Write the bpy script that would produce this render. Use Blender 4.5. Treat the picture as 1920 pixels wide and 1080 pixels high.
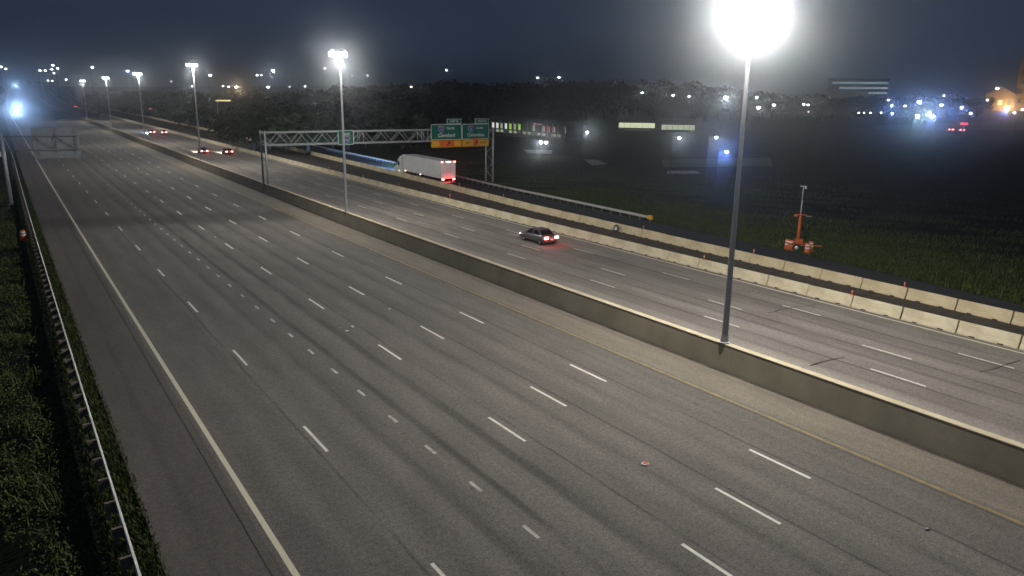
import bpy, math, random
import numpy as np
from mathutils import Vector, Matrix

for _o in list(bpy.data.objects):
    bpy.data.objects.remove(_o)
SC = bpy.context.scene
COL = SC.collection
random.seed(7)
RNG = np.random.default_rng(7)

# ------------------------------------------------------------------ camera
FPX, PITCH, YAW, ROLL, CAMH = 1416.6, 0.249, 0.593, 0.012, 14.378
cy_, sy_, cp_, sp_ = math.cos(YAW), math.sin(YAW), math.cos(PITCH), math.sin(PITCH)
FW = Vector((sy_ * cp_, cy_ * cp_, -sp_))
_rt = Vector((cy_, -sy_, 0)); _up = _rt.cross(FW)
RT = _rt * math.cos(ROLL) + _up * math.sin(ROLL)
UP = _up * math.cos(ROLL) - _rt * math.sin(ROLL)
CAM = Vector((0, 0, CAMH))
cd = bpy.data.cameras.new('camera')
cd.sensor_width = 36.0
cd.lens = 36.0 * FPX / 1920.0
cd.clip_start, cd.clip_end = 0.1, 6000
cam = bpy.data.objects.new('camera', cd)
COL.objects.link(cam)
cam.matrix_world = Matrix(((RT.x, UP.x, -FW.x, 0), (RT.y, UP.y, -FW.y, 0), (RT.z, UP.z, -FW.z, CAMH), (0, 0, 0, 1)))
SC.camera = cam

# ------------------------------------------------------------------ world: night sky
w = bpy.data.worlds.new('World'); SC.world = w; w.use_nodes = True
wt = w.node_tree; wt.nodes.clear()
sky = wt.nodes.new('ShaderNodeTexSky'); sky.sky_type = 'NISHITA'; sky.sun_disc = False
sky.sun_elevation = math.radians(-4.0); sky.sun_rotation = math.radians(200)
sky.air_density = 1.6; sky.dust_density = 2.0
bg = wt.nodes.new('ShaderNodeBackground'); bg.inputs['Strength'].default_value = 0.01
glow = wt.nodes.new('ShaderNodeBackground'); glow.inputs['Color'].default_value = (0.38, 0.57, 1.0, 1)
glow.inputs['Strength'].default_value = 0.062            # light-polluted night air
addw = wt.nodes.new('ShaderNodeAddShader')
wtc = wt.nodes.new('ShaderNodeTexCoord'); wn = wt.nodes.new('ShaderNodeTexNoise'); wn.inputs['Scale'].default_value = 2.6; wn.inputs['Detail'].default_value = 5
wm = wt.nodes.new('ShaderNodeMapping'); wm.inputs['Scale'].default_value = (1, 1, 3.5)
wr = wt.nodes.new('ShaderNodeMapRange'); wr.inputs[1].default_value = .3; wr.inputs[2].default_value = .7; wr.inputs[3].default_value = .043; wr.inputs[4].default_value = .066
wt.links.new(wtc.outputs['Generated'], wm.inputs[0]); wt.links.new(wm.outputs[0], wn.inputs['Vector']); wt.links.new(wn.outputs['Fac'], wr.inputs[0])
wt.links.new(wr.outputs[0], glow.inputs['Strength'])     # thin uneven cloud lit by the city
wo = wt.nodes.new('ShaderNodeOutputWorld')
wt.links.new(sky.outputs[0], bg.inputs['Color'])
wt.links.new(bg.outputs[0], addw.inputs[0]); wt.links.new(glow.outputs[0], addw.inputs[1])
wt.links.new(addw.outputs[0], wo.inputs['Surface'])

# ------------------------------------------------------------------ exposure and sampling
vs = SC.view_settings
vs.view_transform = 'Standard'; vs.look = 'None'; vs.gamma = 1.0; vs.exposure = 0.18
SC.render.engine = 'CYCLES'
cyc = SC.cycles
cyc.max_bounces = 5; cyc.diffuse_bounces = 2; cyc.glossy_bounces = 2; cyc.transmission_bounces = 2
cyc.volume_bounces = 0; cyc.transparent_max_bounces = 8
cyc.sample_clamp_indirect = 0.5; cyc.sample_clamp_direct = 0.0
cyc.use_denoising = True
cyc.caustics_reflective = False; cyc.caustics_refractive = False
MAST_POWER = 21000.0

# ------------------------------------------------------------------ pixel / place helpers
def ray(u, v):
    d = FW + RT * ((u - 960) / FPX) + UP * ((540 - v) / FPX)
    return d
def bp(u, v, z=0.0):
    d = ray(u, v); t = (z - CAMH) / d.z
    return CAM + d * t
def cc(Y):                       # sideways drift of the carriageways with distance
    t = Y - 100.0
    return 0.009 * (t + math.sqrt(t * t + 3600.0)) - 0.19
def rz(Y):                       # the road climbs far away
    return 0.00006 * max(0.0, min(Y, 1420.0) - 800.0) ** 2
def ground(x, y):
    z = rz(y) - 0.10
    xl = x - ((cc(y) * (.35 if x < 20 else 1.0)) if y > 0 else 0)
    if xl < 1.2:
        z -= min(3.2, (1.2 - xl) * 0.30)
    if xl > 75:
        z -= min(0.5, (xl - 75) * 0.03)
    if x > 160:
        z += min(9.0, (x - 160) * 0.02)
    return z
def hit(u, v):                   # where a pixel's ray meets the ground
    d = ray(u, v); t = 5.0
    while t < 3000:
        p = CAM + d * t
        if p.z <= ground(p.x, p.y):
            return p
        t += max(0.1, t * 0.002)
    return CAM + d * 1500
def at(u, v, D):                 # the point on a pixel's ray at ground distance D
    d = ray(u, v); h = math.hypot(d.x, d.y)
    return CAM + d * (D / h)
def drift(x, Y):                 # the near carriageway drifts less than the far one
    return cc(Y) * (.35 + .65 * max(0.0, min(1.0, (x - 6.0) / 25.6)))
def P(x, Y, z=0.0):
    return Vector((x + drift(x, Y), Y, z + rz(Y)))

# ------------------------------------------------------------------ materials
def mat(name, col=(.5, .5, .5), rough=.7, metal=0.0, spec=.4, emit=None, es=0.0):
    m = bpy.data.materials.new(name); m.use_nodes = True
    b = m.node_tree.nodes['Principled BSDF']
    b.inputs['Base Color'].default_value = (*col, 1)
    b.inputs['Roughness'].default_value = rough
    b.inputs['Metallic'].default_value = metal
    b.inputs['Specular IOR Level'].default_value = spec
    if emit:
        b.inputs['Emission Color'].default_value = (*emit, 1)
        b.inputs['Emission Strength'].default_value = es
        m.cycles.emission_sampling = 'NONE'      # the lamps' light comes from real light objects in their heads
    return m
class NT:
    def __init__(s, m):
        s.m = m; s.t = m.node_tree; s.b = s.t.nodes['Principled BSDF']
    def n(s, typ, **k):
        x = s.t.nodes.new(typ)
        for a, b in k.items(): setattr(x, a, b)
        return x
    def l(s, a, b): s.t.links.new(a, b)
    def inp(s, sock, v):
        if hasattr(v, 'is_linked') or hasattr(v, 'links'): s.l(v, sock)
        elif isinstance(v, (tuple, list)): sock.default_value = (*v, 1) if len(v) == 3 and len(sock.default_value) == 4 else v
        else: sock.default_value = v
    def math(s, op, a, b=None, c=None, clamp=False):
        x = s.n('ShaderNodeMath', operation=op); x.use_clamp = clamp
        s.inp(x.inputs[0], a)
        if b is not None: s.inp(x.inputs[1], b)
        if c is not None: s.inp(x.inputs[2], c)
        return x.outputs[0]
    def mr(s, v, a, b, c, d, smooth=True):
        x = s.n('ShaderNodeMapRange'); x.interpolation_type = 'SMOOTHSTEP' if smooth else 'LINEAR'
        s.inp(x.inputs[0], v)
        for i, q in enumerate((a, b, c, d)): x.inputs[1 + i].default_value = q
        return x.outputs[0]
    def mix(s, f, a, b, typ='MIX'):
        x = s.n('ShaderNodeMix', data_type='RGBA', blend_type=typ)
        s.inp(x.inputs[0], f); s.inp(x.inputs[6], a); s.inp(x.inputs[7], b)
        return x.outputs[2]
    def coord(s, kind='Object', scale=(1, 1, 1)):
        c = s.n('ShaderNodeTexCoord'); mp = s.n('ShaderNodeMapping'); mp.inputs['Scale'].default_value = scale
        s.l(c.outputs[kind], mp.inputs['Vector']); return mp.outputs[0]
    def noise(s, vec, scale, detail=4, rough=.55):
        x = s.n('ShaderNodeTexNoise'); x.inputs['Scale'].default_value = scale
        x.inputs['Detail'].default_value = detail; x.inputs['Roughness'].default_value = rough
        s.l(vec, x.inputs['Vector']); return x.outputs['Fac']
    def bump(s, h, strength=.3, dist=.02):
        x = s.n('ShaderNodeBump'); x.inputs['Strength'].default_value = strength; x.inputs['Distance'].default_value = dist
        s.l(h, x.inputs['Height']); s.l(x.outputs[0], s.b.inputs['Normal'])
    def col(s, c): s.inp(s.b.inputs['Base Color'], c)

def noisy(name, c1, c2, scale=3, rough=.85, bump=.0, detail=6, spec=.3, fine=0.0, kind='Object', stretch=(1, 1, 1)):
    m = mat(name, c1, rough, spec=spec); t = NT(m)
    v = t.coord(kind, stretch)
    f = t.mr(t.noise(v, scale, detail), .3, .7, 0, 1)
    c = t.mix(f, c1, c2)
    if fine:
        g = t.mr(t.noise(t.coord(kind), 38, 2, .8), .25, .75, 1 - fine, 1 + fine, False)
        cb = t.n('ShaderNodeCombineColor')
        for i in range(3): t.l(g, cb.inputs[i])
        c = t.mix(1.0, c, cb.outputs[0], 'MULTIPLY')
    t.col(c)
    if bump: t.bump(t.noise(v, scale * 4, 6), bump, .03)
    return m

def pavement(name, c1, c2, seams, tracks=None, fine=.28, band=None, crackdark=.45):
    """worn pavement: UV is (metres across, metres along)"""
    m = mat(name, c1, .88, spec=.25); t = NT(m)
    uv = t.coord('UV'); sep = t.n('ShaderNodeSeparateXYZ'); t.l(uv, sep.inputs[0])
    x, y = sep.outputs[0], sep.outputs[1]
    big = t.noise(t.coord('UV', (.35, .03, 1)), 1.0, 5)
    med = t.noise(t.coord('UV', (1.0, .25, 1)), 1.0, 5, .6)
    c = t.mix(t.mr(big, .3, .7, 0, 1), c1, c2)
    k = t.mr(med, .2, .8, .80, 1.18, False)
    if tracks:
        x0, sp, amp = tracks
        ph = t.math('COSINE', t.math('MULTIPLY', t.math('SUBTRACT', x, x0), 2 * math.pi / sp))
        k = t.math('MULTIPLY', k, t.math('ADD', t.math('MULTIPLY', ph, amp), 1.0))
    wob = t.math('MULTIPLY', t.math('SUBTRACT', t.noise(t.coord('UV', (0.0, .10, 1)), 1.0, 4), .5), .35)
    xw = t.math('ADD', x, wob)
    brk = t.noise(t.coord('UV', (.7, .16, 1)), 1.0, 5)
    for xs, wd, dk in seams:
        d = t.math('ABSOLUTE', t.math('SUBTRACT', xw, xs))
        s_ = t.mr(d, wd * .25, wd, dk, 1.0)
        s_ = t.math('ADD', t.math('MULTIPLY', t.math('SUBTRACT', s_, 1.0), t.mr(brk, .32, .55, .25, 1.0)), 1.0)
        k = t.math('MULTIPLY', k, s_)
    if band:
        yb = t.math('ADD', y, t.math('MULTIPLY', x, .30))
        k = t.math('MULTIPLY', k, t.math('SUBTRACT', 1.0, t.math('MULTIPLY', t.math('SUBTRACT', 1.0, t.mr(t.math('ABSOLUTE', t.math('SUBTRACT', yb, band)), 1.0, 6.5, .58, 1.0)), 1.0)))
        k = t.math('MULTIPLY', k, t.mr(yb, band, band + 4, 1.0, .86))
    g = t.noise(t.coord('UV'), 13, 2, .9)
    g2 = t.noise(t.coord('UV'), 4.5, 4, .85)
    k = t.math('MULTIPLY', k, t.mr(g, .3, .7, 1 - fine, 1 + fine, False))
    k = t.math('MULTIPLY', k, t.mr(g2, .3, .7, 1 - fine * .7, 1 + fine * .7, False))
    # oil spots and little pale grit
    sp_n = t.noise(t.coord('UV', (1, .6, 1)), 1.9, 2)
    k = t.math('MULTIPLY', k, t.mr(sp_n, .70, .76, 1.0, .72))
    cb = t.n('ShaderNodeCombineColor')
    for i in range(3): t.l(k, cb.inputs[i])
    c = t.mix(1.0, c, cb.outputs[0], 'MULTIPLY')
    t.col(c); t.bump(g, .35, .012)
    return m

def paint(name, c, under, lo=.38, hi=.62):
    m = mat(name, c, .6, spec=.3); t = NT(m)
    v = t.coord('Object')
    geo = t.n('ShaderNodeNewGeometry'); mp = t.n('ShaderNodeMapping'); t.l(geo.outputs['Position'], mp.inputs['Vector'])
    mp.inputs['Scale'].default_value = (2.2, .8, 1)
    f = t.noise(mp.outputs[0], 2.2, 6, .7)
    t.col(t.mix(t.mr(f, lo, hi, 0, .85), c, under)); return m

M = {}
seams_near = [(5.55, .14, .6), (9.40, .10, .60), (12.2, .35, .80), (14.1, .28, .58), (16.0, .40, .62), (17.65, .10, .55), (19.8, .35, .78),
              (21.45, .10, .55), (23.6, .30, .84), (25.2, .10, .55), (28.05, .10, .60), (26.6, .3, .86)]
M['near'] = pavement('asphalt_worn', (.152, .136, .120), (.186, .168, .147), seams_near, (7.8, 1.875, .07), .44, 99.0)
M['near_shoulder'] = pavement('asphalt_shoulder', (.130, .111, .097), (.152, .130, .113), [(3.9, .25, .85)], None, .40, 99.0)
M['median_shoulder'] = pavement('median_shoulder', (.200, .172, .136), (.235, .205, .165), [(30.6, .3, .85)], None, .36)
seams_far = [(38.2, .14, .50), (36.7, .4, .82), (41.6, .14, .50), (40.2, .30, .72), (43.5, .35, .76), (45.2, .14, .50), (47.0, .35, .80), (49.0, .2, .70), (34.3, .2, .6)]
M['far'] = pavement('concrete_asphalt_far', (.220, .193, .170), (.290, .258, .226), seams_far, (39.4, 3.5, .10), .38)
M['ramp'] = pavement('asphalt_ramp_dark', (.040, .040, .042), (.056, .055, .056), [(59.5, .3, .8)], None, .22)
M['dirt'] = noisy('dirt_strip', (.050, .040, .033), (.095, .078, .062), 1.2, .95, .5, fine=.2)
M['white'] = paint('white_road_paint', (.80, .77, .66), (.30, .27, .22), .46, .80)
M['white_worn'] = paint('white_worn_road_paint', (.60, .57, .50), (.22, .20, .17), .38, .70)
M['edge'] = paint('edge_line_paint', (.78, .72, .53), (.34, .30, .22), .52, .85)
M['yellow'] = paint('yellow_road_paint', (.44, .32, .08), (.17, .14, .10), .34, .64)
M['tar'] = noisy('tar_seal', (.012, .012, .012), (.03, .028, .025), 4, .5)
M['conc'] = noisy('barrier_concrete', (.56, .48, .32), (.74, .66, .47), .9, .9, .25, fine=.18)
M['conc2'] = noisy('barrier_concrete_buff', (.54, .44, .27), (.68, .58, .38), .9, .9, .25, fine=.18)
M['median'] = noisy('median_concrete_stained_shaded', (.30, .27, .20), (.42, .375, .28), .35, .92, .3, 9, fine=.3, stretch=(1, 1.0, .8))  # stain mottling, on a base darkened for the poorly lit steep face
M['median_lit_top'] = noisy('median_concrete_lit_top', (.56, .48, .31), (.68, .59, .41), .6, .9, .2, fine=.1)  # paler tone paints in the lamplight falling on the wall top
M['notch'] = mat('slot_shadow_dark', (.02, .018, .015), .9)
M['galv'] = noisy('galvanised_steel', (.42, .43, .44), (.55, .56, .56), 2.5, .5, fine=.08); M['galv'].node_tree.nodes['Principled BSDF'].inputs['Metallic'].default_value = .35
M['rail_top'] = noisy('guardrail_steel', (.50, .50, .46), (.62, .61, .56), 1.5, .55, fine=.1)
M['wood'] = noisy('guardrail_wood', (.16, .135, .11), (.26, .22, .18), 5, .9, .3)
M['alum'] = noisy('aluminium_sign_back', (.27, .29, .31), (.34, .36, .38), 1.5, .7)
M['dkgalv'] = noisy('weathered_steel', (.20, .21, .22), (.30, .31, .32), 2.5, .6)
M['green'] = mat('sign_green', (.008, .13, .085), .4)
M['signwhite'] = mat('sign_white', (.75, .78, .76), .45)
M['signyellow'] = mat('sign_yellow', (.80, .42, .02), .45)
M['signorange'] = mat('sign_orange', (.75, .13, .025), .45)
M['signblue'] = mat('sign_blue', (.02, .05, .30), .45)
M['signred'] = mat('sign_red', (.45, .03, .03), .45)
M['signblack'] = mat('sign_black', (.01, .01, .01), .5)
M['grassground'] = noisy('grass_ground', (.018, .026, .010), (.045, .052, .020), .35, 1.0, .6, 8, .1, .35)
M['field'] = noisy('field_ground', (.014, .020, .012), (.030, .036, .018), .12, 1.0, .5, 8, .1, .35)
def leafmat(name, a, b, c):
    m = mat(name, a, .7, spec=.2); t = NT(m)
    g = t.n('ShaderNodeNewGeometry')
    r = t.n('ShaderNodeValToRGB'); e = r.color_ramp.elements
    e[0].color = (*a, 1); e[1].color = (*c, 1); q = e.new(.55); q.color = (*b, 1)
    t.l(g.outputs['Random Per Island'], r.inputs[0]); t.l(r.outputs[0], t.b.inputs['Base Color'])
    return m
M['weed'] = leafmat('weed_leaf', (.040, .066, .020), (.085, .125, .034), (.17, .20, .06))
M['tussock'] = leafmat('tussock_blade', (.028, .044, .014), (.060, .085, .024), (.13, .15, .045))
M['grass'] = leafmat('grass_blade', (.022, .036, .009), (.052, .078, .017), (.13, .14, .038))
M['leaf'] = leafmat('tree_leaf', (.012, .022, .010), (.025, .042, .016), (.05, .07, .025))
M['leaflamplit'] = leafmat('tree_leaf_lamplit', (.08, .10, .06), (.16, .17, .11), (.28, .27, .20))  # lamplight on the foliage is put into these paler leaf tones
M['bark'] = noisy('bark', (.05, .04, .03), (.09, .075, .06), 6, .95, .4)
M['rubber'] = mat('rubber', (.018, .018, .018), .8)
M['rim'] = mat('rim_metal', (.65, .66, .68), .35, .5)
M['glass'] = mat('car_glass', (.01, .012, .014), .08, spec=.6)
M['orange'] = noisy('orange_plastic', (.72, .13, .02), (.60, .10, .02), 3, .5)
M['orange_steel'] = noisy('orange_painted_steel', (.62, .13, .02), (.45, .09, .02), 4, .5)
M['reflwhite'] = mat('reflective_white', (.80, .78, .74), .45)
M['plasticdark'] = mat('dark_trim', (.03, .03, .032), .55)
M['trailerwhite'] = noisy('trailer_white', (.74, .74, .72), (.82, .82, .80), .6, .5, fine=.05)
M['carblack'] = mat('car_paint_dark_grey', (.14, .14, .145), .25, .3, .6)
M['cargrey'] = mat('car_paint_grey', (.16, .165, .17), .3, .4)
M['carwhite'] = mat('car_paint_white', (.65, .65, .64), .3)
M['carred'] = mat('car_paint_red', (.28, .02, .02), .3)
M['tail'] = mat('tail_lamp', (.3, .01, .01), .4, emit=(1, .14, .13), es=40)
M['tailfar'] = mat('tail_lamp_bright', (.3, .01, .01), .4, emit=(1, .12, .10), es=30)
M['amber'] = mat('marker_lamp_amber', (.4, .2, .02), .4, emit=(1, .72, .45), es=10)
M['head'] = mat('head_lamp', (.8, .8, .8), .2, emit=(.50, .70, 1), es=60)
M['headoff'] = mat('head_lamp_own', (.8, .8, .8), .2, emit=(.85, .92, 1), es=3)
M['lens_main'] = mat('mast_lens', (.9, .9, .9), .4, emit=(.97, .985, 1), es=40)
M['lens_mid'] = mat('mast_lens_far', (.9, .9, .9), .4, emit=(.93, .965, 1), es=30)
M['lens'] = mat('street_lens', (.9, .9, .9), .4, emit=(.86, .92, 1), es=16)
M['lensblue'] = mat('street_lens_blue', (.9, .9, .9), .4, emit=(.42, .60, 1), es=22)
M['lensgreen'] = mat('street_lens_green', (.9, .9, .9), .4, emit=(.55, .95, .9), es=16)
M['lenswarm'] = mat('street_lens_warm', (.9, .9, .9), .4, emit=(1, .80, .55), es=14)
M['pole'] = noisy('lamp_pole_steel', (.55, .57, .58), (.66, .67, .68), 1.2, .55, fine=.1)
M['wall'] = noisy('wall_concrete', (.10, .10, .10), (.14, .14, .135), .3, .9)
M['walldark'] = noisy('wall_dark', (.05, .05, .055), (.075, .075, .078), .3, .9)
M['walltan'] = noisy('wall_tan', (.42, .28, .13), (.50, .34, .16), .3, .9)
M['roof'] = noisy('roof_grey', (.09, .09, .095), (.13, .13, .135), .3, .9)
M['roofpale'] = noisy('roof_pale', (.30, .31, .30), (.38, .39, .37), .3, .9)
M['winlit'] = mat('window_lit', (.5, .5, .45), .3, emit=(.80, .92, .60), es=.42)
M['winstrip'] = mat('window_strip_lit', (.6, .6, .5), .3, emit=(.86, .96, .58), es=.75)
M['winwhite'] = mat('window_lit_white', (.6, .6, .6), .3, emit=(.95, .95, .90), es=.9)
M['wingreen'] = mat('window_lit_green', (.3, .5, .1), .3, emit=(.48, .80, .10), es=.9)
M['winred'] = mat('window_lit_red', (.5, .1, .1), .3, emit=(.90, .14, .13), es=.55)
M['winpink'] = mat('window_lit_pink', (.5, .3, .3), .3, emit=(.85, .60, .62), es=.5)
M['wincool'] = mat('window_lit_cool', (.4, .5, .5), .3, emit=(.55, .78, .82), es=.30)
M['windim'] = mat('window_dim', (.05, .055, .06), .2, emit=(.5, .6, .5), es=.05)
M['winoff'] = mat('window_dark', (.02, .022, .026), .15)
M['signglow'] = mat('sign_lit_warm', (.6, .5, .3), .4, emit=(1, .78, .42), es=1.1)
M['signorangeglow'] = mat('sign_lit_orange', (.6, .3, .1), .4, emit=(1, .45, .14), es=1.3)
M['signredglow'] = mat('sign_lit_red', (.6, .1, .1), .4, emit=(1, .08, .14), es=1.2)

# ------------------------------------------------------------------ mesh helpers
class MB:
    def __init__(s): s.v = []; s.f = []; s.uv = None
    def add(s, vs, fs):
        o = len(s.v); s.v += [tuple(q) for q in vs]; s.f += [tuple(i + o for i in f) for f in fs]; return s
    def box(s, c, d, rotz=0.0, bev=0.0):
        x, y, z = (q / 2 for q in d)
        if bev:
            b = bev; pts = []; fs = []
            ring = [(-x + b, -y), (x - b, -y), (x, -y + b), (x, y - b), (x - b, y), (-x + b, y), (-x, y - b), (-x, -y + b)]
            inn = [(-x + b, -y + b), (x - b, -y + b), (x - b, -y + b), (x - b, y - b), (x - b, y - b), (-x + b, y - b), (-x + b, y - b), (-x + b, -y + b)]
            for zz, rr in ((-z, inn), (-z + b, ring), (z - b, ring), (z, inn)):
                pts += [(q[0], q[1], zz) for q in rr]
            for k in range(3):
                for i in range(8):
                    j = (i + 1) % 8; fs.append((k * 8 + i, k * 8 + j, k * 8 + 8 + j, k * 8 + 8 + i))
            fs.append(tuple(range(7, -1, -1))); fs.append(tuple(range(24, 32)))
        else:
            pts = [(-x, -y, -z), (x, -y, -z), (x, y, -z), (-x, y, -z), (-x, -y, z), (x, -y, z), (x, y, z), (-x, y, z)]
            fs = [(3, 2, 1, 0), (4, 5, 6, 7), (0, 1, 5, 4), (1, 2, 6, 5), (2, 3, 7, 6), (3, 0, 4, 7)]
        ca, sa = math.cos(rotz), math.sin(rotz)
        return s.add([(c[0] + p[0] * ca - p[1] * sa, c[1] + p[0] * sa + p[1] * ca, c[2] + p[2]) for p in pts], fs)
    def tube(s, a, b, r0, r1=None, n=8, cap=True):
        r1 = r0 if r1 is None else r1
        a, b = Vector(a), Vector(b); d = (b - a).normalized()
        t = Vector((1, 0, 0)) if abs(d.x) < .8 else Vector((0, 1, 0))
        e = d.cross(t).normalized(); g = d.cross(e)
        pts = []
        for c, r in ((a, r0), (b, r1)):
            for i in range(n):
                q = 2 * math.pi * i / n
                pts.append(c + e * (r * math.cos(q)) + g * (r * math.sin(q)))
        fs = [(i, (i + 1) % n, n + (i + 1) % n, n + i) for i in range(n)]
        if cap: fs += [tuple(range(n - 1, -1, -1)), tuple(range(n, 2 * n))]
        return s.add(pts, fs)
    def lathe(s, prof, n=16, c=(0, 0, 0), axis='z'):
        pts = []
        for r, h in prof:
            for i in range(n):
                q = 2 * math.pi * i / n
                if axis == 'z': p = (c[0] + r * math.cos(q), c[1] + r * math.sin(q), c[2] + h)
                else: p = (c[0] + h, c[1] + r * math.cos(q), c[2] + r * math.sin(q))
                pts.append(p)
        fs = []
        for k in range(len(prof) - 1):
            for i in range(n):
                j = (i + 1) % n; fs.append((k * n + i, k * n + j, k * n + n + j, k * n + n + i))
        return s.add(pts, fs)
    def prism(s, poly, y0, y1):          # polygon in x,z pushed along y
        n = len(poly)
        pts = [(p[0], y0, p[1]) for p in poly] + [(p[0], y1, p[1]) for p in poly]
        return s.add(pts, [tuple(range(n)), tuple(range(2 * n - 1, n - 1, -1))] + [(i, n + i, n + (i + 1) % n, (i + 1) % n) for i in range(n)])
    def loft(s, secs):
        n = len(secs[0]); pts = [p for q in secs for p in q]; fs = []
        for k in range(len(secs) - 1):
            for i in range(n):
                j = (i + 1) % n; fs.append((k * n + i, k * n + j, k * n + n + j, k * n + n + i))
        fs += [tuple(range(n - 1, -1, -1)), tuple(range((len(secs) - 1) * n, len(secs) * n))]
        return s.add(pts, fs)
    def mesh(s, name, m, smooth=False):
        me = bpy.data.meshes.new(name); me.from_pydata(s.v, [], s.f); me.materials.append(m)
        if smooth:
            me.polygons.foreach_set('use_smooth', [True] * len(me.polygons))
        me.update(); return me
    def build(s, name, m, parent=None, smooth=False):
        return link(name, s.mesh(name, m, smooth), parent)
def link(name, me, parent=None, loc=None, rotz=None):
    o = bpy.data.objects.new(name, me); COL.objects.link(o)
    if parent: o.parent = parent
    if loc is not None: o.location = loc
    if rotz is not None: o.rotation_euler = (0, 0, rotz)
    return o
def tag(o, label, cat, group=None):
    o['label'] = label; o['category'] = cat
    if group: o['group'] = group
    return o
def struct(o, kind='structure'):
    o['kind'] = kind; return o
def thing(name, label, cat, loc=(0, 0, 0), rotz=0.0, group=None):
    o = bpy.data.objects.new(name, None); COL.objects.link(o)
    o.empty_display_size = .3
    o.location = loc; o.rotation_euler = (0, 0, rotz)
    return tag(o, label, cat, group)
def copy_tree(o, parent=None):
    c = o.copy(); COL.objects.link(c); c.parent = parent
    for ch in list(o.children): copy_tree(ch, c)
    return c

def ribbon(name, xs, ys, m, z=0.0, parent=None, zf=None):
    """a sheet over xs (metres across) and ys (metres along), following the road's drift"""
    v = []; f = []; uv = []
    for Y in ys:
        for x in xs:
            X = x(Y) if callable(x) else x
            v.append((X + drift(X, Y), Y, rz(Y) + z)); uv.append((X, Y))
    n = len(xs)
    for j in range(len(ys) - 1):
        for i in range(n - 1):
            f.append((j * n + i, j * n + i + 1, j * n + n + i + 1, j * n + n + i))
    me = bpy.data.meshes.new(name); me.from_pydata(v, [], f); me.materials.append(m)
    ul = me.uv_layers.new(name='UVMap')
    idx = np.zeros(len(me.loops), dtype=np.int32); me.loops.foreach_get('vertex_index', idx)
    ul.data.foreach_set('uv', np.array(uv, dtype=np.float32)[idx].ravel())
    return link(name, me, parent)
YS = [-60 + 8 * i for i in range(30)] + [180 + 20 * i for i in range(62)]
def interp(tab):
    def g(Y):
        if Y <= tab[0][0]: return tab[0][1]
        for (a, b), (c, d) in zip(tab, tab[1:]):
            if Y <= c: return b + (d - b) * (Y - a) / (c - a)
        return tab[-1][1]
    return g

# ================================================================== THE SETTING
# terrain
gx = sorted(set([-1300, -900, -600, -300, -150, -80, -40, -20] + list(range(-12, 3)) + list(range(4, 90, 4)) + list(range(90, 300, 15)) + [350, 420, 500, 600, 750, 900, 1200, 1600, 2100, 2700]))
gy = sorted(set([-280, -200, -100] + list(range(-60, 200, 8)) + list(range(200, 800, 30)) + list(range(800, 1500, 50)) + [1600, 1800, 2100, 2500]))
gv = []
for y in gy:
    for x in gx:
        yy = min(y, 1400)
        zz = ground(x, yy)
        if 3 < x < 60: zz -= 0.05
        gv.append((x, y, zz))
gf = [(j * len(gx) + i, j * len(gx) + i + 1, (j + 1) * len(gx) + i + 1, (j + 1) * len(gx) + i) for j in range(len(gy) - 1) for i in range(len(gx) - 1)]
me = bpy.data.meshes.new('ground'); me.from_pydata(gv, [], gf); me.materials.append(M['field'])
struct(link('ground', me))

ramp_out = interp([(-60, 58.5), (20, 60.3), (35, 61.9), (48, 62.9), (60, 63.3), (80, 63.9), (105, 65.3), (148, 68.6), (200, 70.2), (250, 73.2), (420, 77), (1400, 82)])
rowB_x = interp([(-60, 54.2), (20, 55.0), (50, 55.5), (80, 56.4), (105, 58.0), (130, 59.4), (160, 60.6), (190, 61.8), (238, 63.0), (321, 64.6), (420, 66), (1400, 70)])
struct(ribbon('westbound_road', [5.6, 9.6, 13.4, 17.2, 21.0, 24.8, 28.6], YS, M['near'], 0.0))
road_w = COL.objects['westbound_road']
struct(ribbon('verge_shoulder', [2.6, 4.0, 5.6], YS, M['near_shoulder'], 0.0))
struct(ribbon('median_shoulder', [28.6, 31.4], YS, M['median_shoulder'], 0.0))
struct(ribbon('eastbound_road', [31.4, 34.5, 38.5, 42, 45.5, 49.8], YS, M['far'], 0.0))
road_e = COL.objects['eastbound_road']
struct(ribbon('dirt_strip', [49.8, lambda Y: rowB_x(Y) * .5 + 24.9, rowB_x], YS, M['dirt'], -.012))
struct(ribbon('exit_ramp', [rowB_x, ramp_out], YS, M['ramp'], 0.0))

# painted lines
def line(name, x, w_, m, y0=-20, y1=1300, z=.004, parent=None):
    ys = [y for y in YS if y0 < y < y1]
    return ribbon(name, [x - w_ / 2, x + w_ / 2], [y0] + ys + [y1], m, z, parent)
line('edge_line', 5.95, .20, M['edge'], parent=road_w)
line('yellow_line', 28.28, .15, M['yellow'], parent=road_w)
line('edge_line', 48.72, .20, M['edge'], parent=road_e)
line('yellow_line', 34.7, .15, M['yellow'], parent=road_e)
line('shoulder_joint', 5.32, .045, M['tar'], y1=160, parent=road_w)
dash_me = {}
for k, L_ in (('d', 3.05), ('s', .92)):
    b = MB(); b.add([(-.075, 0, 0), (.075, 0, 0), (.075, L_ / 2, 0), (.07, L_, 0), (-.075, L_, 0), (-.07, L_ / 2, 0)], [(0, 1, 2, 5), (5, 2, 3, 4)])
    for mm in ('white', 'white_worn'):
        dash_me[k, mm] = b.mesh('lane_dash', M[mm])
fardash = {road_w: MB(), road_e: MB()}
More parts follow.
